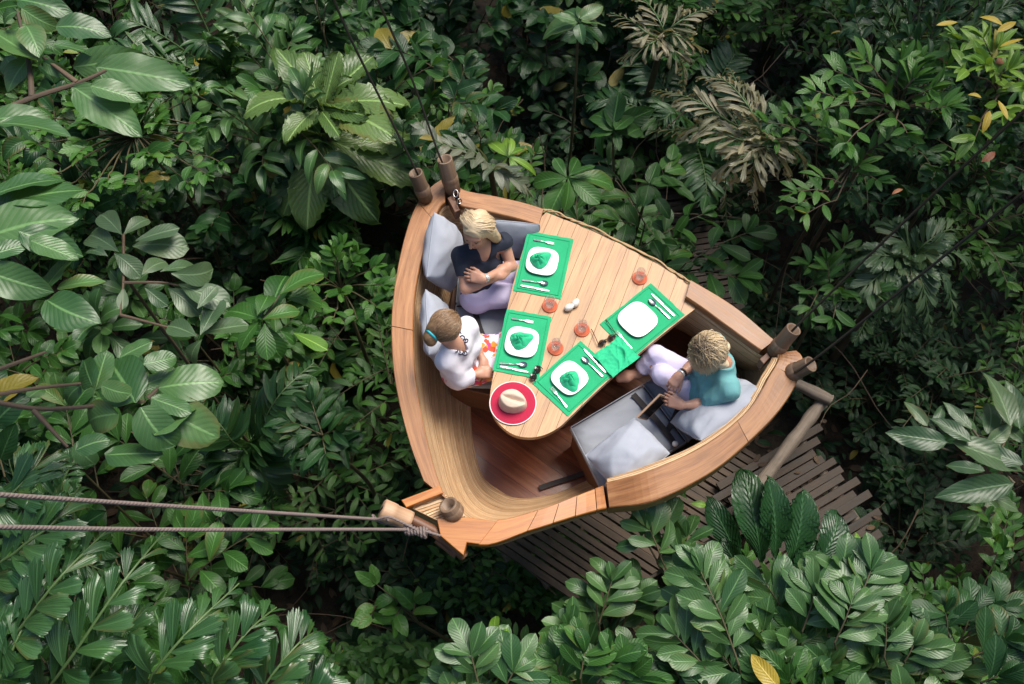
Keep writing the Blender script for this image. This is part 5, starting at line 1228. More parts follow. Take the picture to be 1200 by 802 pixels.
def fill():
    r = np.random.default_rng(2024); cnt = {}; sp = .70
    for yy in np.arange(-3.4, 9.6, sp):
        for xx in np.arange(-8.6, 8.7, sp):
            x, y = xx + r.uniform(-.3, .3), yy + r.uniform(-.3, .3); u1, u2, u3 = r.random(3); rz = r.uniform(0, 6.28); pick = r.random(); jit = r.uniform(-.3, .3); pk2 = r.integers(100)
            px, py = PX([x, y, 1.6])
            if not (-110 < px < 1310 and -110 < py < 930): continue
            if clear_of(np.array([px, py]), BOATPX) < -70: continue
            # height of the canopy here
            h = 2.1 + .8 * math.sin(x * 1.1 + .5) * math.cos(y * .9) + jit * 2.2
            if px < 300: h += .9
            if py > 600 and px > 560: h += .4
            if px > 950 and py < 300: h += .7
            gd = min(math.hypot(px - c[0], py - c[1]) - rad for c, rad in GAPS)
            if gd < 38: h = .4 + .4 * u3
            elif jit > .2 and pk2 % 3: h = .45 + .4 * u3
            if any(math.hypot(px - c[0], py - c[1]) < rad for c, rad in KEEP): h = min(h, 1.25)
            if gd < 0 and u2 < .4: continue
            if (505 < px < 700 and 630 < py < 730) or (395 < px < 545 and 740 < py < 830): continue
            pt = np.array(PX([x, y, h])); pxm = np.linalg.norm(np.array(PX([x + .6, y, h])) - pt)
            db = clear_of(pt, BOATPX)
            if h > 2.9 and db < pxm * 1.1: h = 2.2
            pt = np.array(PX([x, y, h]))
            dd = min(clear_of(pt, DECKPX), clear_of(np.array(PX([x, y, .5])), DECKPX), clear_of(pt, PATHPX) + 22)
            if dd < pxm * .8:
                if dd < 0: continue
                h = min(h, .7)
            if h < 1.1: key = ('low_a', 'low_c', 'low_b')[pk2 % 3]
            else:
                bl = math.sin(x * .8 + 1.2) + math.cos(y * .7 + x * .3)          # kinds grow in drifts
                opts = ('small_a', 'small_c', 'small_b', 'mid_a') if bl > .45 else (('mid_b', 'mid_c', 'small_b', 'ros_b', 'small_a') if bl > -.5 else ('mid_a', 'ros_a', 'fish', 'feather', 'mid_b', 'small_b'))
                if x > 2.2 and y > -.5: opts = ('small_a', 'small_c', 'small_d', 'small_d', 'mid_d', 'small_c', 'fish')
                key = opts[pk2 % len(opts)]
            sz = h / PROTO_H[key]; sc = (.85 + .35 * u1) * (1 if h > 1.1 else .9); 
            place_proto(key, (x, y, gz(x, y)), rz, sc, min(max(sz, .5), 1.7)); cnt[key] = cnt.get(key, 0) + 1
    print('fill', sum(cnt.values()), cnt)
fill()
for k in PROTO:
    if k not in used: print('unused', k)
# --- ground cover nobody could count: low leaves over the forest floor, and fallen leaves
r = np.random.default_rng(31); mb = MB()
v0 = LT['small']
def scatter(mb, n, zr, Lr, kind, el, zone=None):
    for i in range(n):
        for _ in range(30):
            x, y = r.uniform(-9, 9), r.uniform(-3.6, 9.8)
            if zone is None: break
            q = np.array(PX([x, y, .2]))
            if zone(q): break
        z = gz(x, y) + r.uniform(*zr); d = rnd_dir(r, r.uniform(*el)); put(mb, kind, [x, y, z], d, UPV + r.normal(size=3) * .3, r.uniform(*Lr), r)
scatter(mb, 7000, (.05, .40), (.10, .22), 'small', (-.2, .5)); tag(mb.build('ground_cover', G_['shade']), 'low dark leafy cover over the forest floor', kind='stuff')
mb = MB(); scatter(mb, 3500, (.0, .03), (.10, .2), 'small', (-.1, .12)); tag(mb.build('fallen_leaves', G_['litter']), 'brown fallen leaves on the forest floor', kind='stuff')
# bright herbs below the bow and at the bottom edge
mb = MB()
def herb(cx, cy, rx, ry, n, z0, z1, L):
    for i in range(n):
        a, q = r.uniform(0, 6.28), math.sqrt(r.random()); z = r.uniform(z0, z1); p = W(cx + rx * q * math.cos(a), cy + ry * q * math.sin(a), z); put(mb, 'small', p, rnd_dir(r, r.uniform(-.1, .6)), UPV + r.normal(size=3) * .35, L * r.uniform(.6, 1.3), r)
herb(585, 675, 95, 42, 1300, .1, .9, .11); herb(650, 650, 60, 30, 400, .1, .8, .1)
tag(mb.build('herb_carpet', G_['small']), 'carpet of small bright herbs below the bow', kind='stuff')
mb = MB(); herb(465, 790, 95, 40, 1100, .3, 1.9, .11); tag(mb.build('herb_carpet', G_['small']), 'pale small-leaved herbs at the bottom edge', kind='stuff')

# ------------------------------------------------------------------ plants one can point to
def zp(o, s): return lambda x, y: (o[0] + x / s, o[1] + y / s)
def explicit(name, label, cat, T, items, z, mat, base, seed, kind='ovate', twigs=(), twz=None, rad=.016, smat='stem', zt=None, dz=.12, stem_from=None, wid=1.0, roll=.25, extra=None):
    """a plant whose leaves are set one by one (leaf foot, leaf tip)"""
    r = np.random.default_rng(seed); c = W(*T(*base), z); gb = ground_at(c) if stem_from is None else ground_at(np.array(stem_from)); root = plant_root(name, gb, label, cat); mb, sb = MB(), MB()
    for a, b in items:
        zz = z + r.uniform(-dz, dz); leaf_px(mb, kind, zz, T(*a), T(*b), r, zz - r.uniform(0, .10) if zt is None else zz + zt, wid, roll=roll)
    for tw in twigs: tube(sb, spline([W(*T(*p), z - .02 * 0 - .03) for p in tw], 14), np.linspace(rad * .8, rad * .4, 14), 6, r.random(), cap=False)
    stemto(sb, gb, c - [0, 0, .03], r, rad, .08); finish_plant(root, mb, sb, mat, smat)
    if extra: extra(root, r)
    return root
T = zp((0, 0), 2.97)
explicit('large_leaved_tree', 'tree branch with long pale-veined leaves reaching in at the upper left corner', 'tree', T, [((195,95),(378,105)),((255,235),(518,215)),((335,235),(655,302)),((255,305),(485,465)),((185,155),(332,182)),((315,300),(492,352)),((105,200),(20,310)),((130,215),(-30,110)),((60,0),(250,45)),((75,30),(205,105)),((20,200),(80,300)),((150,215),(240,270)),((0,430),(235,440)),((-40,420),(180,395)),((60,40),(-20,90)),((90,90),(140,190))], 5.6, 'broad', (-60, 400), 301, 'ovate', (((-60,420),(100,345),(270,290),(370,245)),((110,340),(100,220),(60,40)),((270,290),(150,200))), rad=.022, smat='bark', stem_from=W(-120, 260, 0), roll=.35)
T = zp((0, 250), 2.767)
explicit('large_leaved_tree', 'cluster of the largest dark ovate leaves at the left edge', 'tree', T, [((-60,85),(250,38)),((-60,185),(160,255)),((150,240),(240,140)),((185,245),(335,212)),((150,282),(318,355)),((60,60),(262,125)),((-40,10),(180,-40)),((10,-30),(268,-100)),((-20,-60),(190,-140)),((100,90),(252,150)),((-40,140),(90,100))], 5.9, 'broad', (-70, 150), 302, 'flatov', (((-70,150),(20,130),(140,240)),((-70,150),(60,70))), rad=.02, smat='bark', stem_from=W(-140, 380, 0), wid=1.05)
explicit('grey_leaved_shrub', 'shrub with greyish drooping serrated leaves left of the boat', 'shrub', T, [((400,72),(482,8)),((430,108),(605,105)),((440,90),(575,48)),((385,125),(262,52)),((370,130),(455,205)),((555,195),(705,203)),((580,232),(738,282)),((545,243),(640,318)),((400,240),(398,310)),((470,240),(540,300)),((520,190),(650,150)),((395,70),(330,10)),((350,140),(280,110)),((460,200),(540,150)),((640,310),(700,240)),((650,390),(800,350)),((650,395),(720,290)),((640,400),(540,360)),((655,410),(600,490))], 4.6, 'grey', (400, 200), 303, 'obovate', (((400,70),(400,220),(390,330)),((400,225),(520,225),(580,235)),((390,330),(640,395))), rad=.014, smat='bark', wid=1.15)
explicit('round_leaved_tree', 'branch of big rounded veined leaves on a brown twig at the left', 'tree', T, [((440,615),(345,478)),((310,572),(345,450)),((512,568),(718,535)),((385,650),(252,690)),((455,630),(560,760)),((495,620),(692,722)),((385,470),(490,420)),((465,490),(570,462)),((340,785),(520,775)),((245,770),(350,730)),((490,600),(615,640)),((300,560),(265,480)),((460,560),(560,520)),((330,560),(420,590)),((500,720),(610,600)),((260,560),(200,620)),((180,640),(100,660)),((90,600),(140,560)),((250,740),(300,820))], 4.9, 'broad', (-40, 600), 304, 'round', (((-60,600),(130,635),(380,618),(470,610)),((-40,595),(100,570),(265,552)),((110,640),(220,760)),((480,600),(520,560)),((-40,520),(150,450))), rad=.02, smat='bark', stem_from=W(-110, 500, 0), wid=.95)
T = zp((180, 240), 2.227)
explicit('rosette_shrub', 'rosette of broad obovate leaves, one yellow-green, left of the boat', 'shrub', T, [((282,300),(190,262)),((282,298),(262,205)),((300,290),(342,165)),((330,235),(435,170)),((320,235),(447,240)),((285,300),(378,265)),((282,305),(335,395)),((278,302),(226,375)),((300,300),(395,245)),((330,330),(372,360)),((270,290),(300,220)),((290,310),(300,400))], 3.7, 'mid', (285, 300), 305, 'obovate', (((285,300),(330,235)),), rad=.014, wid=1.15, extra=lambda root, r: (lambda mb: (leaf_px(mb, 'obovate', 3.75, T(365,335), T(455,382), r), mb.build('yellowing_leaf', G_['fresh'], root)))(MB()))
# bird's nest rosette
def nest():
    r = np.random.default_rng(306); z = 3.1; c = W(376, 128, z); root = plant_root('rosette_tree', ground_at(c), 'large two-tiered rosette of puckered olive-green leaves upper left of the boat', 'plant'); mb, sb = MB(), MB()
    tips = [(105,320),(230,182),(312,168),(432,188),(540,180),(655,292),(625,365),(520,400),(440,475),(250,480),(170,270),(600,440),(345,300),(470,260)]
    for x, y in tips:
        t = (250 + x / 2.97, y / 2.97); leaf_px(mb, 'big', z + r.uniform(-.03, .05), (376 + r.uniform(-3, 3), 128 + r.uniform(-3, 3)), t, r, z + r.uniform(.0, .3), 1.1, roll=.2)
    tips = [(700,500),(690,635),(505,700),(360,668),(545,775),(320,780),(140,645),(590,640),(130,490),(200,560),(420,690),(640,560),(100,470),(230,740)]
    for x, y in tips:
        t = (250 + x / 2.97, y / 2.97); leaf_px(mb, 'big', z - .45 + r.uniform(-.05, .05), (378 + r.uniform(-6, 6), 160 + r.uniform(-6, 6)), t, r, z - .45 - r.uniform(.1, .35), 1.05, roll=.25)
    stemto(sb, ground_at(c), c, r, .03, .05); finish_plant(root, mb, sb, 'olive')
nest()
T = zp((520, 0), 2.97)
explicit('broad_leaved_plant', 'spray of long toothed leaves just above the rear rim', 'plant', T, [((430,620),(305,642)),((430,622),(362,728)),((432,622),(446,730)),((428,618),(385,555)),((435,615),(470,553)),((440,618),(605,630)),((440,622),(540,700)),((436,612),(520,580)),((470,640),(580,655))], 2.9, 'mid', (430, 620), 307, 'obovate', wid=1.1)
explicit('broad_leaved_plant', 'upright plant with mid-green ovate leaves below the canopy behind the table', 'plant', T, [((590,460),(502,470)),((590,455),(500,378)),((592,450),(572,365)),((596,452),(655,400)),((600,458),(695,478)),((598,465),(612,522)),((590,430),(600,318)),((600,440),(730,400)),((580,440),(540,400)),((640,470),(700,440))], 2.8, 'mid', (590, 460), 308, 'ovate')
explicit('broad_leaved_plant', 'plant with drooping ovate leaves beside the plank path', 'plant', T, [((715,640),(738,570)),((712,645),(700,715)),((708,638),(655,622)),((722,640),(830,642)),((760,590),(820,520)),((770,600),(860,560)),((760,610),(830,680)),((720,650),(760,730)),((790,560),(800,500)),((800,640),(870,700)),((740,690),(790,760))], 2.6, 'mid', (715, 640), 309, 'ovate')
explicit('strap_leaved_plant', 'bright green tuft of narrow leaves right of the tallest bamboo tube', 'plant', T, [((225,545),(150,480)),((225,543),(213,463)),((227,543),(303,488)),((230,548),(345,592)),((226,548),(270,600)),((224,545),(180,500)),((226,542),(250,470)),((228,550),(300,640)),((222,550),(190,600))], 2.9, 'fresh', (225, 545), 310, 'narrow', wid=1.2)
explicit('pale_leaved_plant', 'pale-leaved plant with broad upturned leaves at the top centre', 'plant', T, [((470,70),(410,20)),((470,65),(490,10)),((475,65),(555,30)),((478,75),(560,85)),((465,80),(330,110)),((470,85),(480,150)),((460,75),(380,60)),((480,80),(530,120))], 3.4, 'broad', (470, 72), 311, 'ovate', wid=1.1)
# silvery fronds
def fronds(name, label, cat, specs, zc, n, L, kind, mat, seed, base, lean=(0, 0), wid=1.0, ang=.85, sag=.15, smat='bark', trunk=.035, vee=.2, group=None, tints=None, rrad=.010, t0=.12, end=.55):
    r = np.random.default_rng(seed); c = W(*base[:2], base[2]); gb = ground_at(c, *lean); root = plant_root(name, gb, label, cat, group); sb = MB(); stemto(sb, gb, c, r, trunk, .06); sb.build('trunk', M[smat], root)
    for sp in specs:
        pts = [W(*p[:2], p[2] if len(p) > 2 else zc) for p in sp]; P = spline([c] + pts if np.linalg.norm(pts[0] - c) > .02 else pts, 18)
        frond(root, P, n, L, kind, mat, r, ang, wid, sag=sag, vee=vee, tints=tints, rrad=rrad, t0=t0, end=end)
    return root
fronds('feather_plant', 'silvery pinnate frond arching right of the tallest bamboo tube', 'plant', [((560,188,3.0),(535,185,3.1),(522,190,3.0),(505,186,2.9)),((560,180,3.0),(520,170,3.2),(500,155,3.3),(485,135,3.2)),((580,200,3.0),(610,215,2.9),(620,228,2.7))], 3, 12, .26, 'lance', 'greyfrond', 320, (575, 200, 2.7), ang=.7)
# tan fishtail palm hanging over the plank path
fronds('fishtail_palm', 'tan and silvery fishtail palm hanging over the plank path', 'palm', [((870,165,3.5),(830,150,3.5),(800,152,3.3),(758,153,3.0)),((850,140,3.5),(820,120,3.6),(790,110,3.4),(765,105,3.2)),((880,180,3.5),(855,190,3.4),(850,220,3.0),(852,262,2.6)),((885,190,3.5),(880,215,3.2),(888,245,2.8)),((900,175,3.5),(920,190,3.3),(925,225,2.8)),((880,130,3.6),(850,95,3.6),(820,90,3.4)),((890,150,3.6),(870,110,3.6),(855,80,3.4)),((905,165,3.5),(935,180,3.2),(945,205,2.9))], 3.5, 17, .31, 'wedge', 'tan', 321, (895, 165, 3.3), lean=(1.0, 1.5), wid=.42, ang=.75, sag=.35)
fronds('fishtail_palm', 'tan-tinged fishtail palm at the top edge above the plank path', 'palm', [((760,40,3.6),(740,25,3.6),(715,15,3.5)),((765,50,3.6),(745,60,3.5),(725,70,3.3)),((790,40,3.6),(810,50,3.5),(830,60,3.2)),((775,30,3.6),(760,5,3.6),(740,-12,3.5)),((790,60,3.5),(800,80,3.3),(800,105,2.9)),((790,30,3.6),(815,15,3.6),(840,10,3.4))], 3.6, 11, .26, 'wedge', 'tan', 322, (777, 45, 3.4), lean=(.3, 1.8), wid=.45, ang=.78, sag=.35)
# dark fishtail palm at the right
fronds('fishtail_palm', 'dark grey-green fishtail palm under the right hand cables', 'palm', [((1040,315,2.7),(1015,335,2.7),(990,345,2.5)),((1050,310,2.7),(1035,350,2.6),(1028,385,2.3)),((1060,315,2.7),(1058,360,2.5),(1055,405,2.2)),((1075,315,2.7),(1085,350,2.6),(1090,395,2.3)),((1085,305,2.7),(1110,330,2.6),(1118,385,2.3)),((1040,300,2.8),(1015,300,2.8),(992,308,2.6)),((1090,295,2.8),(1130,300,2.7),(1150,325,2.4)),((1060,285,2.8),(1045,265,2.8),(1025,262,2.7)),((1085,285,2.8),(1110,270,2.8),(1135,270,2.6))], 2.7, 13, .28, 'wedge', 'grey', 323, (1068, 303, 2.6), wid=.9, ang=.7, sag=.3)
# big fishtail palms at the lower left
T = zp((0, 530), 2.857)
def gf(*pts): return [(*T(x, y), z) for x, y, z in pts]
fronds('fishtail_palm', 'large glossy fishtail palm under the ropes at the lower left corner', 'palm', [gf((100,860,3.6),(230,700,4.0),(400,450,4.2),(560,255,4.0)),gf((420,860,3.5),(520,730,3.9),(640,590,4.0),(800,440,3.8)),gf((620,880,3.4),(720,740,3.7),(830,600,3.8),(925,520,3.6)),gf((-60,480,3.9),(60,330,4.2),(180,235,4.3),(270,110,4.1)),gf((-40,720,3.8),(60,600,4.1),(200,420,4.3),(370,250,4.1))], 4, 12, .36, 'wedge', 'palm', 330, (-40, 900, 3.0), wid=1.0, ang=.74, sag=.12, trunk=.05, rrad=.014, t0=.16, end=.75)
fronds('fishtail_palm', 'second glossy fishtail palm along the bottom left edge, fronds fanning right', 'palm', [gf((820,880,3.3),(900,760,3.5),(1000,640,3.5),(1060,600,3.3)),gf((960,900,3.2),(1020,800,3.3),(1110,750,3.2)),gf((200,900,3.5),(300,760,3.8),(420,600,3.9),(480,520,3.8)),gf((-60,900,3.8),(0,760,4.0),(70,600,4.1),(120,500,4.0)),gf((-80,250,4.1),(30,150,4.3),(110,60,4.3),(150,20,4.2))], 3.5, 11, .36, 'wedge', 'palm', 331, (130, 960, 2.8), wid=1.0, ang=.74, sag=.12, trunk=.045, rrad=.013, t0=.18, end=.75)
# feather palm fronds
fronds('feather_palm', 'dark feather palm with long narrow shiny leaflets left of the boat', 'palm', [((275,520,2.7),(255,495,2.9),(228,478,2.8)),((305,500,2.7),(330,460,3.0),(368,425,2.9)),((300,520,2.6),(320,500,2.8),(345,490,2.6)),((280,540,2.5),(262,550,2.5),(250,575,2.2)),((300,545,2.5),(315,565,2.4),(330,590,2.1))], 2.7, 22, .40, 'narrow', 'palm', 332, (290, 525, 2.3), wid=1.2, ang=.95, sag=.2)
fronds('feather_palm', 'feather palm in the shade below the big olive rosette', 'palm', [((360,265,1.9),(330,255,2.2),(300,240,2.2)),((370,270,1.9),(390,260,2.2),(420,270,2.0)),((365,280,1.9),(350,305,2.0),(330,320,1.8)),((375,280,1.9),(400,295,2.0),(425,310,1.8)),((362,260,1.9),(355,235,2.2),(345,215,2.1))], 2, 20, .42, 'narrow', 'mid', 333, (368, 272, 1.7), wid=1.1, ang=.95, sag=.25)
fronds('feather_plant', 'dark pinnate-leaved plant at the top edge left of the cables', 'plant', [((360,30,2.6),(330,25,2.8),(305,38,2.7)),((365,20,2.6),(345,0,2.8),(320,-10,2.7)),((385,30,2.6),(410,20,2.8),(440,30,2.6)),((380,40,2.5),(395,60,2.5),(420,70,2.3)),((370,45,2.5),(345,55,2.6),(315,62,2.4)),((380,15,2.6),(400,-5,2.8),(425,-12,2.7))], 2.6, 10, .30, 'lance', 'deep', 334, (373, 32, 2.3), ang=.8, sag=.15)
# the long-leaved plant at the right edge
T = zp((900, 260), 2.673)
explicit('long_leaved_plant', 'grey-green plant with long wavy leaves at the right edge below the palm', 'plant', T, [((560,690),(372,672)),((575,690),(800,770)),((500,640),(425,570)),((520,640),(550,572)),((560,640),(490,620)),((640,650),(552,565)),((690,665),(690,560)),((640,690),(510,620)),((760,640),(690,470)),((790,650),(735,510)),((680,780),(560,760)),((800,760),(650,715)),((770,820),(540,870)),((800,690),(720,640)),((700,860),(800,900)),((680,700),(760,640))], 3.6, 'grey', (700, 720), 340, 'flatov', (((500,640),(505,690),(580,720)),((640,650),(690,720)),((760,640),(720,740)),((770,820),(720,760))), stem_from=W(1215, 560, 0), wid=.66, extra=lambda root, r: (lambda mb: (leaf_px(mb, 'small', 3.5, T(600,710), T(660,718), r), mb.build('red_leaf', G_['red'], root)))(MB()))

# shrubs made of sprays set by eye
def sprays(name, label, cat, items, L, kind, mat, seed, base, n=7, tipn=3, srad=.007, z=4.0, dz=.12, smat='stem', group=None, extra=None, roll=.35, ang=.95, start=.2, core=5):
    r = np.random.default_rng(seed); c = W(*base[:2], base[2]); gb = ground_at(c); root = plant_root(name, gb, label, cat, group); mb, sb = MB(), MB(); stemto(sb, gb, c, r, .018, .08)
    for it in items:
        a, b = it[0], it[1]; zz = z + r.uniform(-dz, dz); L2 = it[2] if len(it) > 2 else L; A = W(*a, zz - .18); tube(sb, spline([c, lerp(c, A, .5) + [0, 0, .05], A], 8), np.linspace(.008, srad * .8, 8), 6, r.random() * .6, cap=False)
        ln = np.hypot(b[0] - a[0], b[1] - a[1]); B = W(*b, zz); B = B - nrm(B - A) * min(L2 * .6, np.linalg.norm(B - A) * .6); spray(mb, sb, A, B, max(3, int(n * max(.5, ln / 80))), L2, kind, r, tipn=tipn, srad=srad, roll=roll, ang=ang, start=start)
    for i in range(core):
        d = rnd_dir(r, r.uniform(.3, 1.2)); B = c + d * np.array([.35, .35, 0]) + [0, 0, max(.15, z - c[2] - .1)]; spray(mb, sb, c, B, n, L, kind, r, tipn=tipn, srad=srad, roll=roll, start=.3)
    finish_plant(root, mb, sb, mat, smat)
    if extra: extra(root, r)
    return root
def leaves_extra(name, mat, items, z, kind='obovate', wid=1.0):
    def f(root, r):
        for it in items:
            mb = MB(); leaf_px(mb, kind, z, it[0], it[1], r, wid=wid); mb.build(name, G_[mat], root)
    return f
sprays('broad_leaved_shrub', 'twigs of glossy oval leaves over the deck just below the grey pillow corner', 'shrub', [((775,655),(752,597)),((790,650),(765,590)),((770,660),(790,598)),((760,640),(740,612)),((800,660),(810,605))], .24, 'obovate', 'broad', 401, (800, 720, 3.3), n=6, z=3.75, extra=leaves_extra('young_leaf', 'fresh', [((805,585),(780,560)),((802,582),(800,553)),((808,590),(828,592))], 3.85))
sprays('broad_leaved_shrub', 'shrub with puckered oval leaves on the lower edge of the deck planks', 'shrub', [((702,730),(725,655)),((700,735),(697,668)),((720,740),(752,665)),((690,745),(672,700)),((735,720),(757,680))], .25, 'obovate', 'broad', 402, (705, 790, 3.0), n=7, z=3.6)
def upright():
    r = np.random.default_rng(403); z = 3.3; c = W(905, 690, z); root = plant_root('tall_leaved_plant', ground_at(c), 'plant with the tallest upright dark ribbed leaves in front of the walkway', 'plant'); mb, sb = MB(), MB()
    for (a, b, zt, wd) in (((893,665),(872,556),3.5,1.05),((908,662),(907,566),3.5,.92),((925,668),(945,580),3.45,1.1),((945,672),(996,605),3.4,1.1),((870,668),(832,590),3.4,.9),((920,680),(965,640),3.3,1),((880,680),(846,640),3.3,1)):
        A, B = W(*a, z - .1), W(*b, zt + .1); d = B - A; put(mb, 'big', A, d, np.array([r.uniform(-.2, .2), -.75, .75]), np.linalg.norm(d) * 1.02, r, r.uniform(.1, .6), wd * .95)
    stemto(sb, ground_at(c), c, r, .02, .05); finish_plant(root, mb, sb, 'rib')
upright()
LR_ = [
 ('shrub with ranks of oval leaves in the middle of the lower right thicket', [((866,780),(809,640)),((850,760),(790,690)),((880,770),(850,680)),((840,800),(770,720)),((868,800),(830,745))], (870, 850), 411, 'broad', None),
 ('shrub below the tall ribbed leaves with long oval leaves and a pale edge', [((924,730),(883,659)),((915,740),(868,690)),((935,735),(925,660)),((940,740),(965,665)),((900,750),(880,720)),((950,730),(990,650))], (925, 830), 412, 'broad', None),
 ('shrub right of the tall ribbed leaves with narrow reddish young tips', [((978,753),(1010,679)),((985,750),(1033,640)),((1000,740),(1050,668)),((970,760),(960,700)),((1010,760),(1062,720)),((990,720),(985,640))], (985, 830), 413, 'broad', leaves_extra('young_leaf', 'fresh', [((1002,648),(985,628)),((1003,645),(1005,622)),((1006,650),(1022,632))], 4.0, 'lance')),
 ('shrub with a yellow and brown dying leaf at the bottom edge', [((932,775),(938,712)),((900,800),(880,745)),((960,800),(975,760)),((935,820),(915,770)),((880,815),(860,790))], (930, 870), 414, 'mid', leaves_extra('dying_leaf', 'yellow', [((912,806),(880,768))], 4.25, 'ovate', .8)),
 ('shrub at the bottom edge between the dying leaf and the right corner', [((1036,770),(1040,700)),((1030,780),(1000,740)),((1060,775),(1085,730)),((1079,790),(1110,745)),((1050,810),(1020,775)),((1100,800),(1140,770))], (1060, 860), 415, 'broad', None),
 ('dark leaved shrub in the lower right corner', [((1127,750),(1190,690)),((1120,760),(1150,690)),((1140,770),(1205,735)),((1110,740),(1105,690)),((1150,800),(1200,780)),((1100,780),(1080,750))], (1140, 850), 416, 'deep', None),
 ('shrub with oval leaves between the herb carpet and the thicket', [((660,800),(640,745)),((680,795),(690,735)),((640,810),(610,770)),((700,800),(735,750)),((720,810),(760,770))], (690, 860), 417, 'mid', None),
 ('shrub with corrugated oval leaves at the bottom centre', [((560,800),(545,738)),((570,800),(582,742)),((545,805),(525,775)),((590,810),(615,762)),((560,815),(520,790))], (560, 860), 418, 'broad', leaves_extra('young_leaf', 'fresh', [((582,752),(572,720)),((588,760),(594,735))], 3.9, 'obovate')),
 ('dark shrub at the bottom edge below the corrugated leaves', [((800,805),(780,760)),((820,810),(830,770)),((770,812),(745,790)),((790,815),(805,790))], (800, 870), 419, 'deep', None)]
for lb, it, bs, sd_, mt, ex in LR_: sprays('broad_leaved_shrub', lb, 'shrub', it, .26, 'obovate', mt, sd_, (*bs, 3.2), n=8, z=3.95, dz=.25, extra=ex, group='oval-leaved shrubs of the lower right thicket')
sprays('sapling', 'slender sapling with few bright leaves below the wooden peg', 'sapling', [((484,718),(448,705)),((484,720),(425,672)),((470,712),(455,738)),((484,720),(490,690)),((440,710),(430,735))], .20, 'ovate', 'small', 430, (490, 730, 2.2), n=4, z=3.0, tipn=1, core=0)
sprays('leafy_shrub', 'bright small-leaved shrub covering the slope at the upper left', 'shrub', [((150 + 110 * math.cos(a) * q, 150 + 80 * math.sin(a) * q), (150 + 150 * math.cos(a) * q, 150 + 105 * math.sin(a) * q)) for a, q in [(i * 2.4, .25 + .75 * ((i * 37) % 40) / 40) for i in range(40)]], .155, 'small', 'small', 431, (160, 160, 3.1), n=9, z=3.75, dz=.35, tipn=4, core=16)
sprays('leafy_shrub', 'small-leaved shrub close to the left rim of the boat', 'shrub', [((405 + 30 * math.cos(a), 335 + 28 * math.sin(a)), (405 + 52 * math.cos(a), 335 + 48 * math.sin(a))) for a in [i * .63 for i in range(10)]], .16, 'small', 'small', 432, (400, 340, 2.6), n=8, z=3.0, dz=.2)
sprays('leafy_shrub', 'dark shrub with crowded stiff leaves left of the lower rim', 'shrub', [((378, 510), (365 + 45 * math.cos(a), 500 + 50 * math.sin(a))) for a in [i * .57 for i in range(11)]], .22, 'lance', 'deep', 433, (380, 520, 2.6), n=8, z=3.0, dz=.2)
def rtop(seed): return None
sprays('small_leaved_tree', 'tree with narrow pale leaves in tufts at the upper right', 'tree', [((1010,100),(960,75)),((1030,90),(1000,55)),((1050,95),(1060,50)),((1020,110),(985,110)),((1060,105),(1085,75)),((1000,125),(950,130)),((1040,120),(1020,150)),((1080,110),(1110,95)),((985,120),(940,100)),((1050,140),(1070,165)),((1090,130),(1130,120)),((1010,150),(985,175))], .22, 'smalll', 'small', 441, (1050, 130, 3.6), n=9, z=4.1, dz=.3, smat='bark')
sprays('small_leaved_tree', 'branch with narrow leaves left of the upper right tree, above the tan palm', 'tree', [((940,155),(885,140)),((950,150),(910,125)),((935,165),(900,165)),((960,145),(940,120)),((960,230),(915,248)),((970,225),(920,225)),((985,215),(950,205)),((1000,200),(1020,180)),((1010,205),(1040,215)),((980,235),(935,255))], .20, 'smalll', 'small', 442, (1000, 190, 3.2), n=8, z=3.6, dz=.2, smat='bark')
sprays('yellowing_tree', 'tree with yellow and red leaves at the upper right edge', 'tree', [((1150,60),(1110,40)),((1160,70),(1180,40)),((1170,90),(1200,70)),((1140,90),(1120,70)),((1165,120),(1190,140)),((1150,140),(1140,170))], .24, 'smalll', 'fresh', 443, (1170, 110, 3.8), n=7, z=4.3, dz=.2, smat='bark', extra=lambda root, r: (leaves_extra('yellow_leaf', 'yellow', [((1168,38),(1190,26)),((1172,55),(1196,47)),((1175,30),(1150,18)),((1160,130),(1158,152)),((1170,118),(1180,140)),((1150,115),(1135,110)),((1122,26),(1098,30))], 4.4, 'smalll', 1.1)(root, r), leaves_extra('red_leaf', 'red', [((1058,222),(1046,226)),((1110,75),(1098,65)),((1150,190),(1165,180)),((1165,75),(1180,66))], 4.0, 'smalll', 1.3)(root, r)))
sprays('small_leaved_tree', 'dark twigs with elliptic leaves right of the bamboo tubes', 'tree', [((960,320),(938,300)),((965,330),(935,345)),((970,325),(975,295)),((960,340),(945,370)),((980,345),(975,385)),((950,335),(960,310))], .22, 'smalll', 'mid', 444, (970, 340, 2.4), n=6, z=2.8, dz=.15)

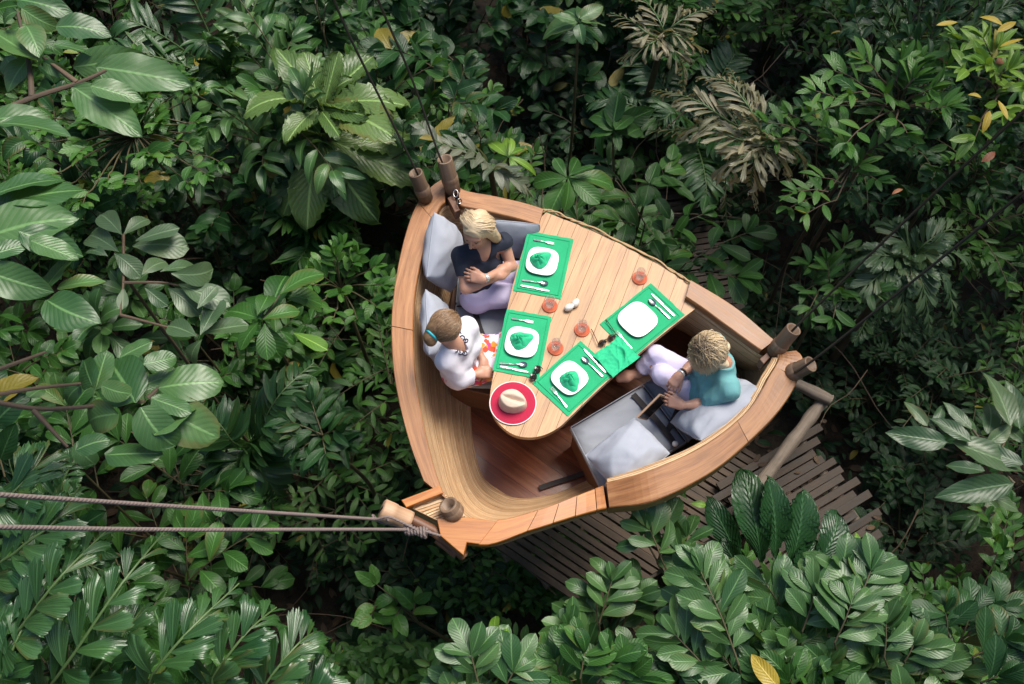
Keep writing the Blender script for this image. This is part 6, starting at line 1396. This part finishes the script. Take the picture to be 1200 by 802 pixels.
# fallen leaves and twigs on the planks
r = np.random.default_rng(55); mb = MB()
for i in range(110):
    px, py = r.uniform(600, 1040), r.uniform(470, 690)
    if not inside((px, py), DECKPX): continue
    z = ZD + .012 if px < 870 else ZS + .012
    put(mb, 'small', W(px, py, z), rnd_dir(r, r.uniform(-.02, .06)), UPV + r.normal(size=3) * .12, r.uniform(.05, .12), r)
tag(mb.build('deck_litter', G_['litter']), 'brown leaf litter on the planks', kind='stuff')
# unseen forest added to block side light, taller at the upper right for shade
r = np.random.default_rng(88); mb, sb = MB(), MB()
for i in range(30):
    a = 2 * math.pi * i / 30 + r.uniform(-.08, .08); d = r.uniform(11.5, 14.5); cx, cy = d * math.cos(a), 1.5 + d * .95 * math.sin(a); H = r.uniform(9.5, 13) + (8 if -.4 < a < 1.2 else 0)
    tube(sb, spline([[cx, cy, -.2], [cx + r.normal() * .2, cy + r.normal() * .2, H * .5], [cx, cy, H]], 10), np.linspace(.22, .08, 10), 8, r.random())
    for k in range(900 if -.4 < a < 1.2 else 480):
        v = r.normal(size=3); v /= np.linalg.norm(v); q = np.array([cx, cy, H * .56]) + v * np.array([2.0, 2.0, H * .44]) * r.uniform(.55, 1.0)
        ppx, ppy = PX(q)
        if (q - CAM) @ FW > 0 and -150 < ppx < 1350 and -150 < ppy < 950: continue
        put(mb, 'small', q, rnd_dir(r, r.uniform(-.5, .6)), UPV + v * .5 + r.normal(size=3) * .4, r.uniform(.5, .9), r)
fo = mb.build('added_shade_forest', G_['deep']); tag(fo, 'unseen tall forest added round the clearing for its shade', kind='stuff')
t_ = sb.build('trunk', M['bark']); t_.parent = fo; t_['kind'] = 'stuff'

# tangle of thin dead twigs and creepers low in the growth
r = np.random.default_rng(99); mb = MB()
for i in range(420):
    x, y = r.uniform(-8, 8), r.uniform(-3.2, 9); z = r.uniform(.3, 1.9); p = np.array([x, y, z]); d = rnd_dir(r, r.uniform(-.5, .7)); L_ = r.uniform(.5, 1.6)
    Q = [p + d * L_ * t + r.normal(size=3) * .07 for t in (0, .33, .66, 1)]; q = np.array(PX(Q[1]))
    if clear_of(q, DECKPX) < 20: continue
    tube(mb, spline(Q, 9), np.linspace(.0065, .003, 9) * r.uniform(.6, 1.4), 5, r.random(), cap=False)
tag(mb.build('twig_tangle', M['bark']), 'tangle of thin dead twigs and creepers low in the undergrowth', kind='stuff')
